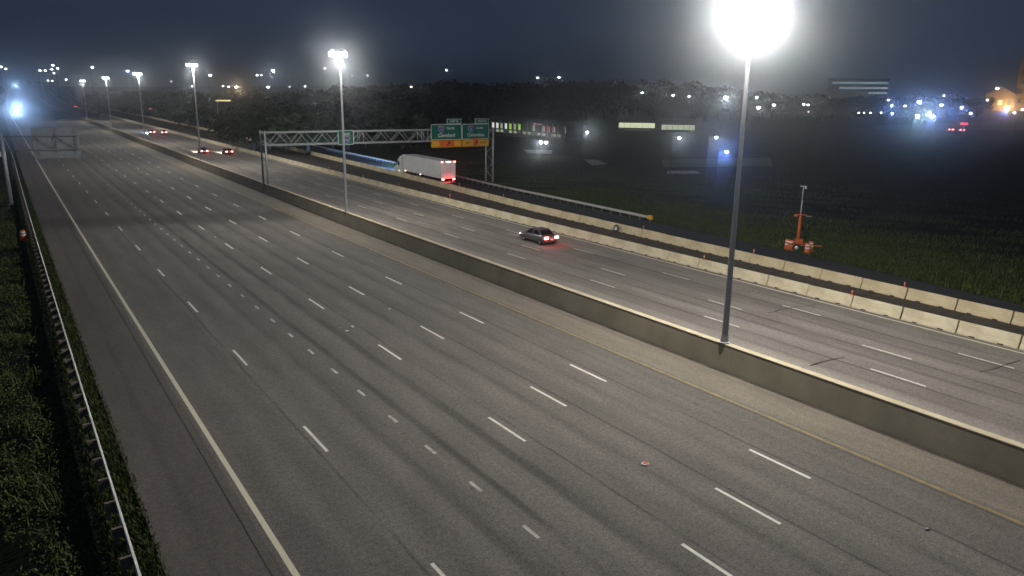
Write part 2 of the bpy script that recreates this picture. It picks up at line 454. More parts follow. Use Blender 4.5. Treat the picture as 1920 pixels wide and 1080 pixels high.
def dashes(x, y0, road, per=12.192, kind='d', mm='white', ymax=260, L_=3.05):
    y = y0 - per * 2; ang = lambda Y: -math.atan((cc(Y + 1) - cc(Y)))
    while y < 700:
        p = P(x, y, .004)
        if y < ymax:
            o = link('lane_dash', dash_me[kind, mm], road, p, ang(y) + random.gauss(0, .0015))
            o.scale = (random.uniform(.92, 1.08), random.uniform(.96, 1.02), 1)
        else:
            q = P(x, y + L_, .004)
            fardash[road].add([(p.x - .075, p.y, p.z), (p.x + .075, p.y, p.z), (q.x + .075, q.y, q.z), (q.x - .075, q.y, q.z)], [(0, 1, 2, 3)])
        y += per
dashes(9.74, 15.8, road_w)
dashes(17.22, 12.2, road_w)
dashes(21.04, 14.25, road_w)
dashes(24.79, 15.7, road_w)
dashes(38.49, 18.5, road_e)
dashes(42.0, 21.2, road_e)
dashes(45.45, 17.3, road_e)
dy = bp(899, 923).y
dashes(13.42, dy - 3.66 * 3, road_w, 3.66, 's', 'white_worn', 130, .92)
for r_, b in fardash.items():
    struct(b.build('far_lane_dashes', M['white_worn'], r_), 'stuff')

# tar-sealed cracks on the far carriageway
def crack(pix, w_=.055):
    pts = [bp(*q) for q in pix]; b = MB(); vs_ = []
    fine = []
    for a, c in zip(pts, pts[1:]):
        n_ = max(2, int((c - a).length / .6))
        fine += [a.lerp(c, i / n_) for i in range(n_)]
    fine.append(pts[-1])
    for i, p in enumerate(fine):
        d = (fine[min(i + 1, len(fine) - 1)] - fine[max(0, i - 1)]).normalized(); n_ = Vector((-d.y, d.x, 0))
        q = p + n_ * random.gauss(0, .03); ww = w_ * random.uniform(.5, 1.1)
        vs_ += [(q.x - n_.x * ww, q.y - n_.y * ww, .006), (q.x + n_.x * ww, q.y + n_.y * ww, .006)]
    b.add(vs_, [(2 * i, 2 * i + 1, 2 * i + 3, 2 * i + 2) for i in range(len(fine) - 1)])
    b.build('crack_seal', M['tar'], road_e)
for pix in ([(1078, 482), (1120, 493), (1175, 486), (1184, 484)], [(1078, 482), (1110, 478), (1146, 474)], [(716, 420), (760, 414), (820, 409)], [(955, 460), (975, 456), (992, 452)],
            [(1520, 686), (1548, 676), (1584, 670)], [(1838, 698), (1870, 690), (1915, 675)], [(1440, 587), (1475, 578), (1530, 571)], [(860, 399), (880, 402)]):
    crack(pix)

# ================================================================== MEDIAN BARRIER
mb = MB(); secs = []
prof = [(-.43, 0.0), (-.425, .06), (-.20, 1.40), (.20, 1.40), (.425, .06), (.43, 0.0)]
for Y in [y for y in YS if -44 < y < 1390]:
    secs.append([P(31.62 + q[0], Y, q[1] - .02) for q in prof])
med = thing('median_barrier', 'long tall dark concrete median wall between the two carriageways', 'wall')
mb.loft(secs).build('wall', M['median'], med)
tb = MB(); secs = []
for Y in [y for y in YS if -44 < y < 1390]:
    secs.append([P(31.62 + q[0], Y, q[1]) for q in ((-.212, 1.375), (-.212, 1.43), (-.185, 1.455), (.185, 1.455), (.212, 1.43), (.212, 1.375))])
tb.loft(secs).build('lit_coping', M['median_lit_top'], med)
# dark line along the foot of the wall
struct(ribbon('wall_foot_line', [30.98, 31.22], [y for y in YS if -44 < y < 300], M['dirt'], .006), 'structure')

# ================================================================== LAMP MASTS on the median
def pole_unit():
    b = MB(); b.tube((0, 0, 0), (0, 0, 1), 1.0, .5, 12); return b.mesh('pole', M['pole'], True)
POLE = pole_unit()
M['darkpole'] = noisy('lamp_pole_dark', (.05, .05, .055), (.08, .08, .085), 1.2, .6)
DARKPOLE = POLE.copy(); DARKPOLE.materials[0] = M['darkpole']
def luminaire_mesh(rad, n=14):
    h = MB(); h.lathe([(.02, .34), (rad * .55, .30), (rad * .95, .12), (rad, 0.0), (rad * .96, -.03)], n)
    l = MB(); l.lathe([(rad * .93, -.03), (rad * .98, -.20), (rad * .86, -.42)], n)
    c = MB(); c.lathe([(rad * .86, -.42), (rad * .80, -.46), (.02, -.47)], n)
    return h, l, c
hm_, lm_, cm_ = luminaire_mesh(.36)
LCAP = cm_.mesh('lens_cap', M['pole'], True)
HOUS = hm_.mesh('lamp_housing', M['pole'], True)
LENS_MAIN = lm_.mesh('lens', M['lens_main'], True)
LENS_MID = lm_.mesh('lens', M['lens_mid'], True)
def photometric(ld, nadir, side=1.0):
    """street luminaire: less light straight down than sideways, little upwards"""
    ld.use_nodes = True; t = ld.node_tree
    em = [n for n in t.nodes if n.type == 'EMISSION'][0]
    tc = t.nodes.new('ShaderNodeTexCoord'); sp = t.nodes.new('ShaderNodeSeparateXYZ'); t.links.new(tc.outputs['Normal'], sp.inputs[0])
    cr = t.nodes.new('ShaderNodeFloatCurve')
    mp = t.nodes.new('ShaderNodeMapRange'); mp.inputs[1].default_value = -1; mp.inputs[2].default_value = 1
    t.links.new(sp.outputs[2], mp.inputs[0]); t.links.new(mp.outputs[0], cr.inputs[1])
    c = cr.mapping.curves[0]
    c.points[0].location = (0, nadir); c.points[1].location = (1, 0.02)
    for q in ((.10, nadir * 1.1), (.27, .80), (.38, .95), (.455, side), (.52, side), (.60, side * .35), (.80, .03)): c.points.new(*q)
    cr.mapping.update()
    t.links.new(cr.outputs[0], em.inputs['Strength'])
def mast(loc, top, label, power=None, heads=4, lensme=None, nadir=.5, side=.04):
    t = thing('lamp_mast', label, 'lamp post', loc, 0, 'tall lamp masts along the median wall')
    H = top - loc[2]
    o = link('pole', POLE, t); o.scale = (.17, .17, H)
    b = MB(); b.lathe([(.30, 0), (.30, .05), (.22, .06), (.19, .45)], 12); b.build('base_flange', M['pole'], t)
    r = MB(); n = 20; R_ = .80
    ring = [[(math.cos(2 * math.pi * i / n) * (R_ + d[0]), math.sin(2 * math.pi * i / n) * (R_ + d[0]), H - .05 + d[1]) for d in ((-.06, -.05), (.06, -.05), (.06, .05), (-.06, .05))] for i in range(n + 1)]
    r.loft(ring)
    for k in range(4): r.box((math.cos(k * math.pi / 2) * .4, math.sin(k * math.pi / 2) * .4, H - .05), (.8, .06, .06), k * math.pi / 2)
    r.build('ring_frame', M['pole'], t)
    for k in range(heads):
        a = 2 * math.pi * (k + .3) / heads
        h = link('luminaire', HOUS, t, (math.cos(a) * R_, math.sin(a) * R_, H - .02))
        link('lens', lensme or LENS_MAIN, h); link('lens_cap', LCAP, h)
    if power:
        ld = bpy.data.lights.new('mast_light', 'POINT'); ld.energy = power; ld.color = (1, .97, .91); ld.shadow_soft_size = .35
        photometric(ld, nadir, side)
        link('mast_light', ld, t, (0, 0, H - .95))
    return t
mast(P(31.62, 26.1, 1.455), 19.15, 'nearest lamp mast, dazzling white, standing on the median wall', MAST_POWER * 1.9, 8, None, .5, 1.0)
mast(P(31.62, 80.9, 1.455), 18.7, 'second nearest lamp mast on the median wall, before the green sign gantry', MAST_POWER * 1.15, 3, LENS_MID, .5, .15)
mast(P(31.62, 158, 1.455), 19.6, 'third lamp mast on the median wall, beyond the sign gantry', MAST_POWER * 1.5, 3, LENS_MID)
for Y, lab in ((232, 'fourth lamp mast along the median, left of the dark tree belt'), (315, 'fifth lamp mast along the median, far off'), (420, 'sixth lamp mast along the median, very far off')):
    mast(P(31.62, Y, 1.455), 19.15, lab, MAST_POWER * 1.35, 3, LENS_MID)

# ================================================================== CONCRETE BARRIER SEGMENTS
def seg_mesh(m):
    L_ = 3.60; b = MB()
    pr = [(-.30, 0.0), (-.30, .075), (-.175, .33), (-.085, .80), (-.06, .825), (.06, .825), (.085, .80), (.175, .33), (.30, .075), (.30, 0.0)]
    def ring(y, k=1.0, x0=0.0): return [(p[0] * k + x0, y, p[1]) for p in pr]
    b.loft([ring(.015, .96), ring(.05), ring(L_ - .05), ring(L_ - .015, .96)])
    return b.mesh('concrete_block', m)
SEG_A, SEG_B = seg_mesh(M['conc']), seg_mesh(M['conc2'])
nb = MB()
nb.box((-.285, 0, .035), (.06, .34, .085))
NOTCH = nb.mesh('drain_slot', M['notch'])
def row(xf, y0, y1, me, label, group):
    y = y0; out = []
    while y < y1:
        x0 = xf(y); p = P(x0, y, 0.0); q = P(xf(y + 3.66), y + 3.66, 0)
        ang = -math.atan2(q.x - p.x, q.y - p.y) + random.gauss(0, .004)
        t = thing('concrete_barrier', label, 'barrier', (p.x + random.gauss(0, .02), p.y, p.z - .01), ang, group)
        link('concrete_block', me, t)
        if y < 170:
            for yy in (.95, 2.65): link('drain_slot', NOTCH, t, (0, yy, 0))
        out.append(t); y += 3.66 * math.cos(ang)
    b = MB(); secs = []
    pr = [(-.30, 0.0), (-.175, .33), (-.085, .81), (.085, .81), (.175, .33), (.30, 0.0)]
    while y < 1300:
        secs.append([P(xf(y) + a, y, c) for a, c in pr]); y += 25
    struct(b.loft(secs).build('far_barrier_line', me.materials[0]), 'stuff')
    return out
ROW_A = row(lambda Y: 49.62, 18.8 - 3.66 * 3, 330, SEG_A, 'pale concrete barrier block in the nearer row, right beside the white edge line', 'barrier blocks beside the edge line')
ROW_B = row(lambda Y: rowB_x(Y) + .05, 21.6 - 3.66 * 2, 330, SEG_B, 'buff concrete barrier block in the farther row, beyond the dirt strip', 'barrier blocks beyond the dirt strip')

# flexible marker posts standing on the barriers
def marker(p, h, col_, label):
    t = thing('marker_post', label, 'marker post', p)
    b = MB(); b.lathe([(.0, h), (.045, h - .01), (.05, .03), (.10, .02), (.10, 0)], 10); b.build('tube', M[col_], t, True)
    if col_ == 'orange':
        b = MB(); b.lathe([(.056, h * .62), (.056, h * .80)], 10); b.build('reflective_band', M['reflwhite'], t, True)
for u, v, z, h, c_, lab in ((850, 372, .82, .75, 'orange', 'tall orange marker post on the nearer barrier row below the truck'), (755, 349, .82, .55, 'orange', 'orange marker post on the nearer barrier row, left of the truck rear'),
        (683, 333, .82, .5, 'reflwhite', 'white marker post on the nearer barrier row'), (621, 317, .82, .5, 'orange', 'orange marker post on the nearer barrier row beneath the route sign'),
        (866, 349, .82, .55, 'orange', 'orange marker post on the farther barrier row beside the truck rear'), (938, 370, .82, .45, 'orange', 'orange marker post on the farther barrier row near the gantry leg'),
        (1203, 430, .82, .42, 'orange', 'orange marker post on the farther barrier row right of the leaning tyre'), (1411, 476, .82, .48, 'orange', 'orange marker post on the farther barrier row right of the lamp mast'),
        (1316, 487, .82, .42, 'orange', 'orange marker post on the nearer barrier row left of the lamp mast'), (1595, 553, .82, .36, 'orange', 'orange marker post at a joint of the nearer barrier row'),
        (1700, 537, .82, .42, 'orange', 'orange marker post on the farther barrier row at the right')):
    p = bp(u, v, z); xr = (49.62 if p.x < 53.2 else rowB_x(p.y) + .05)
    marker((xr + cc(p.y), p.y, z - .012), h, c_, lab)

# ================================================================== TYRE leaning on the farther row
t = thing('tyre', 'black tyre with pale centre leaning against the farther concrete barrier row', 'tyre', bp(1157, 434) + Vector((-.05, 0, 0)))
xw_ = rowB_x(62) + cc(62) - .36
t.location = (xw_ - .12, bp(1157, 434).y, 0)
b = MB(); n = 24
secs = []
for i in range(n + 1):
    a = 2 * math.pi * i / n; sec = []
    for k in range(8):
        q = 2 * math.pi * k / 8; rr = .30 + .085 * math.cos(q); xx = .10 * math.sin(q)
        sec.append((xx, rr * math.cos(a), rr * math.sin(a)))
    secs.append(sec)
b.loft(secs); ty = b.build('rubber_ring', M['rubber'], t, True); ty.location = (0, 0, .385); ty.rotation_euler = (0, .16, .12)
b = MB(); b.lathe([(.02, -.02), (.13, -.03), (.20, -.05), (.225, -.07), (.225, .07)], 18, axis='x'); rm = b.build('wheel_rim', M['rim'], t, True); rm.location = (0, 0, .385); rm.rotation_euler = (0, .16, .12)

# ================================================================== GUARDRAILS
wprof = [(0.0, .0), (.03, .02), (.075, .055), (.075, .10), (.03, .135), (.0, .155), (.03, .175), (.075, .21), (.075, .255), (.03, .29), (.0, .31)]
def guardrail(label, pts, posts_to, side=1, endterm=False, wood=True, panel=3.81):
    """pts: polyline on the ground; side +1 puts the beam to the right of the posts"""
    g = thing('guardrail', label, 'guardrail')
    L_ = [0]
    for a, c in zip(pts, pts[1:]): L_.append(L_[-1] + (c - a).length)
    def on(s):
        s = max(0, min(L_[-1] - 1e-6, s))
        for i in range(len(pts) - 1):
            if s <= L_[i + 1]:
                return pts[i].lerp(pts[i + 1], (s - L_[i]) / (L_[i + 1] - L_[i])), (pts[i + 1] - pts[i]).normalized()
    s = 0.0; k = 0
    pb = MB(); pb.box((0, 0, .29), (.15, .12, .86)); PM = pb.mesh('post', M['wood'] if wood else M['dkgalv'])
    bb = MB(); bb.box((.17 * side, 0, .56), (.19, .12, .33)); BM = bb.mesh('spacer_block', M['wood'] if wood else M['dkgalv'])
    while s < L_[-1]:
        a, d = on(s); e, d2 = on(s + panel)
        b = MB(); secs = []
        for p, dd in ((a, d), (e, d2)):
            nrm = Vector((dd.y, -dd.x, 0)) * side
            off = .275
            front = [p + nrm * (off + x) + Vector((0, 0, .43 + z)) for x, z in wprof]
            back = [p + nrm * (off - .006 + x) + Vector((0, 0, .43 + z)) for x, z in reversed(wprof)]
            secs.append(front + back)
        b.loft(secs).build('rail_panel', M['rail_top'], g)
        for hs in (0, panel / 2):
            if s + hs < posts_to:
                p, dd = on(s + hs); ang = -math.atan2(dd.x, dd.y)
                o = link('post', PM, g, p, ang); link('spacer_block', BM, g, p, ang)
        s += panel
    if endterm:
        p, d = on(0); ang = -math.atan2(d.x, d.y)
        b = MB(); b.box((.30 * side, -.35, .60), (.32, .75, .50), 0, .04); o = b.build('end_terminal', M['signyellow'], g); o.location = p; o.rotation_euler = (0, 0, ang)
    return g
lp = []
for Y in list(range(10, 160, 8)) + [175, 190, 210, 230, 250, 280]:
    lp.append(Vector((1.55 + drift(1.5, Y) + (0.0 if Y < 200 else -(Y - 200) * .012), Y, ground(1.55 + drift(1.5, Y), Y))))
guardrail('long guardrail on wooden posts along the weedy left verge', lp, 170, 1)
rp = [Vector((63.75, 65.2, -.05)), Vector((64.6, 80.4, -.05)), Vector((65.2, 97, -.05)), Vector((65.9, 105, -.05)), Vector((69.3, 147.8, -.05)), Vector((70.8, 176, -.05)), Vector((72.2, 200, -.05)), Vector((74.5, 226, -.05)), Vector((77, 255, -.05)), Vector((80.5, 320, -.05))]
guardrail('grey guardrail with yellow end beside the exit ramp', rp, 130, -1, True, False)

# ================================================================== TEXT
def text_mesh(txt, size, m, align='CENTER', bold=0.0):
    c = bpy.data.curves.new('lettering', 'FONT'); c.body = txt; c.size = size; c.align_x = align; c.align_y = 'CENTER'
    c.extrude = .006; c.resolution_u = 3; c.offset = bold
    o = bpy.data.objects.new('tmp', c); COL.objects.link(o)
    bpy.context.view_layer.update()
    me = bpy.data.meshes.new_from_object(o.evaluated_get(bpy.context.evaluated_depsgraph_get()))
    bpy.data.objects.remove(o); bpy.data.curves.remove(c)
    me.materials.clear(); me.materials.append(m); return me
def place_text(txt, size, m, parent, x, y, z, name='lettering', bold=.012):
    o = link(name, text_mesh(txt, size, m, bold=bold * size), parent, (x, y, z)); o.rotation_euler = (math.pi / 2, 0, 0); return o
def plate(name, m, parent, x0, x1, z0, z1, y, th=.03, rad=.0):
    b = MB(); cx, cz, hx, hz_ = (x0 + x1) / 2, (z0 + z1) / 2, (x1 - x0) / 2, (z1 - z0) / 2
    poly = []
    if rad:
        for (sx, sz, a0) in ((1, 1, 0), (-1, 1, 90), (-1, -1, 180), (1, -1, 270)):
            for k in range(5):
                a = math.radians(a0 + k * 22.5)
                poly.append((cx + sx * (hx - rad) + rad * math.cos(a), cz + sz * (hz_ - rad) + rad * math.sin(a)))
    else: poly = [(x1, z1), (x0, z1), (x0, z0), (x1, z0)]
    b.prism(poly, y - th, y); return b.build(name, m, parent)
def shield(parent, x, z, s, y):
    def poly(k): return [(x + a * s * k, z + c * s * k) for a, c in ((-.42, .5), (0, .42), (.42, .5), (.5, .2), (.45, -.12), (.28, -.38), (0, -.55), (-.28, -.38), (-.45, -.12), (-.5, .2))]
    o = MB().prism(poly(1.0), y - .01, y).build('shield_border', M['signwhite'], parent)
    MB().prism(poly(.9), y - .02, y - .011).build('route_shield', M['signblue'], o)
    k = .9 * s
    MB().prism([(x - .40 * k, z + .22 * k), (x + .40 * k, z + .22 * k), (x + .40 * k, z + .46 * k), (x, z + .40 * k), (x - .40 * k, z + .46 * k)][::-1], y - .030, y - .021).build('shield_band', M['signred'], o)
    return o

# ================================================================== SIGN GANTRY over the eastbound road
GX0, GX1, GYf, GYb, GZ0, GZ1 = 32.05, 70.3, 111.0, 113.2, 7.05, 8.85
g = thing('sign_gantry', 'steel truss gantry spanning the eastbound road with green signs', 'gantry', (0, 0, 0))
for Y in (GYf, GYb):
    for z in (GZ0, GZ1):
        b = MB(); b.tube((GX0 - .1, Y, z), (GX1, Y, z), .085, n=8); b.build('chord', M['galv'], g, True)
NP = 24; dx = (GX1 - GX0) / NP
for Y, ph in ((GYf, 0), (GYb, 1)):
    for i in range(NP):
        x0, x1 = GX0 + i * dx, GX0 + (i + 1) * dx
        za, zb = (GZ0, GZ1) if (i + ph) % 2 == 0 else (GZ1, GZ0)
        b = MB(); b.tube((x0, Y, za), (x1, Y, zb), .045, n=6); b.build('brace', M['galv'], g, True)
    for xx in (46.3, 46.9, 57.3, 58.0):
        b = MB(); b.tube((xx, Y, GZ0), (xx, Y, GZ1), .045, n=6); b.build('brace', M['galv'], g, True)
for i in range(0, NP + 1, 2):
    for z in (GZ0, GZ1):
        b = MB(); b.tube((GX0 + i * dx, GYf, z), (GX0 + min(NP, i + (1 if z == GZ0 else 0)) * dx, GYb, z), .035, n=6); b.build('cross_brace', M['galv'], g, True)
for (X, zb) in ((GX0 - .15, 1.4), (GX1 + .2, ground(70, 112))):
    for Y in (GYf - .05, GYb + .05):
        b = MB(); b.tube((X, Y, zb), (X, Y, 9.15 if X > 50 else 9.1), .15, .14, 12); b.build('leg', M['galv'], g, True)
        b = MB(); b.tube((X, Y, zb), (X, Y, zb + .08), .28, .28, 12); b.build('base_plate', M['galv'], g, True)
    n_ = 6 if X > 50 else 0
    zs = [zb + .5 + i * (8.4 - zb) / max(1, n_) for i in range(n_ + 1)] if n_ else []
    for i in range(n_):
        ya, yb = (GYf, GYb) if i % 2 == 0 else (GYb, GYf)
        b = MB(); b.tube((X, ya, zs[i]), (X, yb, zs[i + 1]), .04, n=6); b.build('brace', M['galv'], g, True)

def bracket(parent, xs, z0, z1, y):
    for x in xs:
        MB().box((x, y + .09, (z0 + z1) / 2), (.08, .12, z1 - z0)).build('bracket', M['galv'], parent)
SY = 110.72
s = thing('route_sign', 'small green sign reading East over a blue 270 shield on the gantry', 'road sign', (0, 0, 0))
plate('sign_border', M['signwhite'], s, 42.7, 45.2, 6.9, 9.05, SY, .04, .22)
plate('sign_panel', M['green'], s, 42.79, 45.11, 6.99, 8.96, SY - .041, .012, .18)
place_text('East', .78, M['signwhite'], s, 43.95, SY - .062, 8.52)
sh = shield(s, 43.95, 7.64, 1.15, SY - .055)
place_text('270', .46, M['signwhite'], s, 43.95, SY - .10, 7.56)
bracket(s, (43.2, 44.7), 6.95, 9.0, SY)

def exit_sign(label, x0, x1, tab0, tab1, heading, city, covered):
    s = thing('exit_sign', label, 'road sign', (0, 0, 0)); cx = (x0 + x1) / 2
    plate('sign_border', M['signwhite'], s, x0, x1, 7.30, 9.78, SY, .04, .25)
    plate('sign_panel', M['green'], s, x0 + .09, x1 - .09, 7.36, 9.69, SY - .041, .012, .2)
    plate('tab_border', M['signwhite'], s, tab0, tab1, 9.80, 10.62, SY, .04, .12)
    plate('exit_tab', M['green'], s, tab0 + .07, tab1 - .07, 9.86, 10.55, SY - .041, .012, .1)
    place_text('EXIT 26', .46, M['signwhite'], s, (tab0 + tab1) / 2, SY - .062, 10.2)
    shield(s, cx - .95, 8.95, 1.05, SY - .055); place_text('71', .46, M['signwhite'], s, cx - .95, SY - .10, 8.86)
    place_text(heading, .58, M['signwhite'], s, cx + .75, SY - .062, 9.12)
    place_text(city, .80, M['signwhite'], s, cx, SY - .062, 7.98)
    plate('yellow_panel', M['signyellow'], s, x0, x1, 6.05, 7.28, SY, .05, .12)
    plate('black_border', M['signblack'], s, x0 + .08, x1 - .08, 6.13, 7.20, SY - .051, .008, .1)
    plate('yellow_face', M['signyellow'], s, x0 + .14, x1 - .14, 6.19, 7.14, SY - .060, .008, .08)
    if covered:
        plate('orange_overlay', M['signorange'], s, cx - 1.35, cx + 1.45, 6.24, 7.12, SY - .070, .01, .04)
    else:
        place_text('EXIT', .52, M['signblack'], s, cx - 1.45, SY - .078, 6.66); place_text('ONLY', .52, M['signblack'], s, cx + 1.45, SY - .078, 6.66)
        plate('orange_overlay', M['signorange'], s, cx - .55, cx + .55, 6.24, 7.40, SY - .070, .01, .04)
    a = MB(); ax, az = cx + (.35 if covered else 0), 6.68
    a.prism([(ax - .34, az - .30), (ax - .22, az - .42), (ax + .18, az + .0), (ax + .32, az - .14), (ax + .36, az + .36), (ax - .14, az + .30), (ax + .0, az + .14)], SY - .092, SY - .082)
    a.build('arrow', M['signblack'], s)
    bracket(s, (x0 + .8, cx, x1 - .8), 6.2, 9.7, SY)
    return s
exit_sign('green exit sign reading North Cleveland over a yellow panel with orange overlay', 58.45, 64.15, 61.4, 64.1, 'North', 'Cleveland', True)
exit_sign('green exit sign reading South Columbus above a yellow exit only panel', 64.25, 69.5, 66.75, 69.45, 'South', 'Columbus', False)

# ================================================================== SIGN seen from behind at the left
s = thing('cantilever_sign', 'grey back of a large highway sign on a truss arm over the left lanes', 'road sign', (0.5, 119, ground(.5, 119)))
zb = ground(.5, 119); zz = lambda z: z - zb
b = MB(); b.tube((0, 0, 0), (0, 0, zz(9.1)), .30, .22, 14); b.build('post', M['galv'], s, True)
b = MB(); b.tube((0, 0, 0), (0, 0, .12), .5, .5, 14); b.build('base_plate', M['galv'], s, True)
for z in (8.5, 6.72):
    b = MB(); b.tube((-.35, 0, zz(z)), (8.75, 0, zz(z)), .095, n=8); b.build('chord', M['dkgalv'], s, True)
xs_ = [0.3, 3.35, 5.9, 8.45]
for x in xs_:
    b = MB(); b.tube((x, 0, zz(6.72)), (x, 0, zz(8.5)), .06, n=6); b.build('brace', M['dkgalv'], s, True)
for x0, x1 in zip(xs_, xs_[1:]):
    b = MB(); b.tube((x0, 0, zz(8.5)), (x1, 0, zz(6.72)), .055, n=6); b.build('brace', M['dkgalv'], s, True)
for i in range(7):
    z0 = 5.55 + i * .58
    b = MB(); b.box((6.1, .45, zz(z0 + .285)), (5.4, .05, .565)); b.build('sign_plank', M['alum'], s)
for x in (4.0, 6.1, 8.2):
    b = MB(); b.box((x, .36, zz(7.55)), (.09, .10, 4.1)); b.build('stiffener', M['alum'], s)
    b = MB(); b.box((x, .21, zz(8.5)), (.08, .22, .08)); b.box((x, .21, zz(6.72)), (.08, .22, .08)); b.build('bracket', M['dkgalv'], s)
b = MB(); b.box((-.5, -.1, zz(6.3)), (.5, .4, .7)); b.build('control_cabinet', M['signwhite'], s)

# ================================================================== DRUMS, TRAILER
def drum(loc, label):
    t = thing('traffic_drum', label, 'drum', loc)
    b = MB(); b.lathe([(0.0, 1.0), (.20, 1.0), (.22, .97), (.24, .70), (.265, .40), (.285, .06), (.40, .05), (.40, 0)], 16); b.build('body', M['orange'], t, True)
    for z0, r0, r1 in ((.74, .243, .232), (.46, .268, .256)):
        b = MB(); b.lathe([(r0, z0), (r1, z0 + .14)], 16); b.build('white_band', M['reflwhite'], t, True)
    b = MB(); b.box((0, 0, 1.03), (.16, .03, .07)); b.build('handle', M['plasticdark'], t)
    return t
pl = bp(48, 446); drum((pl.x - .2, pl.y, ground(pl.x - .2, pl.y)), 'orange and white drum in the weeds behind the left guardrail')
def gd(u, v):
    p = hit(u, v); return (p.x, p.y, ground(p.x, p.y))
drum(gd(1476, 467), 'striped drum at the far left of the orange trailer')
drum(gd(1483, 469), 'striped drum just left of the trailer wheel')
drum(gd(1513, 475), 'striped drum in front of the trailer drawbar')
drum(gd(1519, 471), 'striped drum at the far right of the orange trailer')
tl = Vector(gd(1494, 470))
t = thing('tower_trailer', 'orange portable trailer with tall grey telescopic mast on the grass', 'trailer', tl, math.radians(-52))
b = MB(); b.box((0, 0, .62), (1.7, .9, .12), 0, .02); b.box((1.55, 0, .58), (1.5, .12, .10)); b.build('chassis', M['orange_steel'], t)
b = MB(); b.box((.1, 0, .92), (.75, .62, .5), 0, .05); b.build('battery_box', M['orange_steel'], t)
for sy in (-.62, .62):
    b = MB(); b.lathe([(.02, -.09), (.22, -.09), (.34, -.09), (.37, -.04), (.37, .04), (.34, .09), (.02, .09)], 18, axis='x')
    wv = b.build('tyre', M['rubber'], t, True); wv.location = (-.1, sy, .37); wv.rotation_euler = (0, 0, math.pi / 2)
    b = MB(); b.lathe([(.02, -.11), (.17, -.11), (.20, -.08), (.20, .11), (.02, .115)], 14, axis='x'); b.build('rim', M['rim'], wv, True)
    b = MB(); b.box((-.1, sy, .83), (.9, .24, .05), 0, .015); b.build('mudguard', M['orange_steel'], t)
b = MB(); b.tube((0, 0, .68), (0, 0, 3.55), .17, .13, 10); b.build('lower_mast', M['orange_steel'], t, True)
b = MB(); b.tube((0, 0, 3.5), (0, 0, 5.0), .075, .06, 10); b.tube((0, 0, 5.0), (0, 0, 6.3), .05, .045, 8); b.build('upper_mast', M['galv'], t, True)
b = MB(); b.box((0, 0, 3.55), (1.1, .10, .10)); b.box((-.45, 0, 3.45), (.35, .18, .18)); b.build('cross_arm', M['orange_steel'], t)
b = MB(); b.box((.75, 0, 3.45), (.5, .05, .05)); b.build('aerial_arm', M['galv'], t)
b = MB(); b.box((0, 0, 6.32), (.62, .12, .07)); b.lathe([(.02, .0), (.09, -.02), (.10, -.18), (.02, -.22)], 10, (.2, 0, 6.28)); b.build('camera_bar', M['galv'], t)
for x, y in ((-.9, -.55), (-.9, .55), (.75, -.55), (.75, .55)):
    b = MB(); b.tube((x, y, .02), (x, y, .7), .035, n=6); b.box((x, y, .02), (.2, .2, .03)); b.build('outrigger', M['dkgalv'], t)

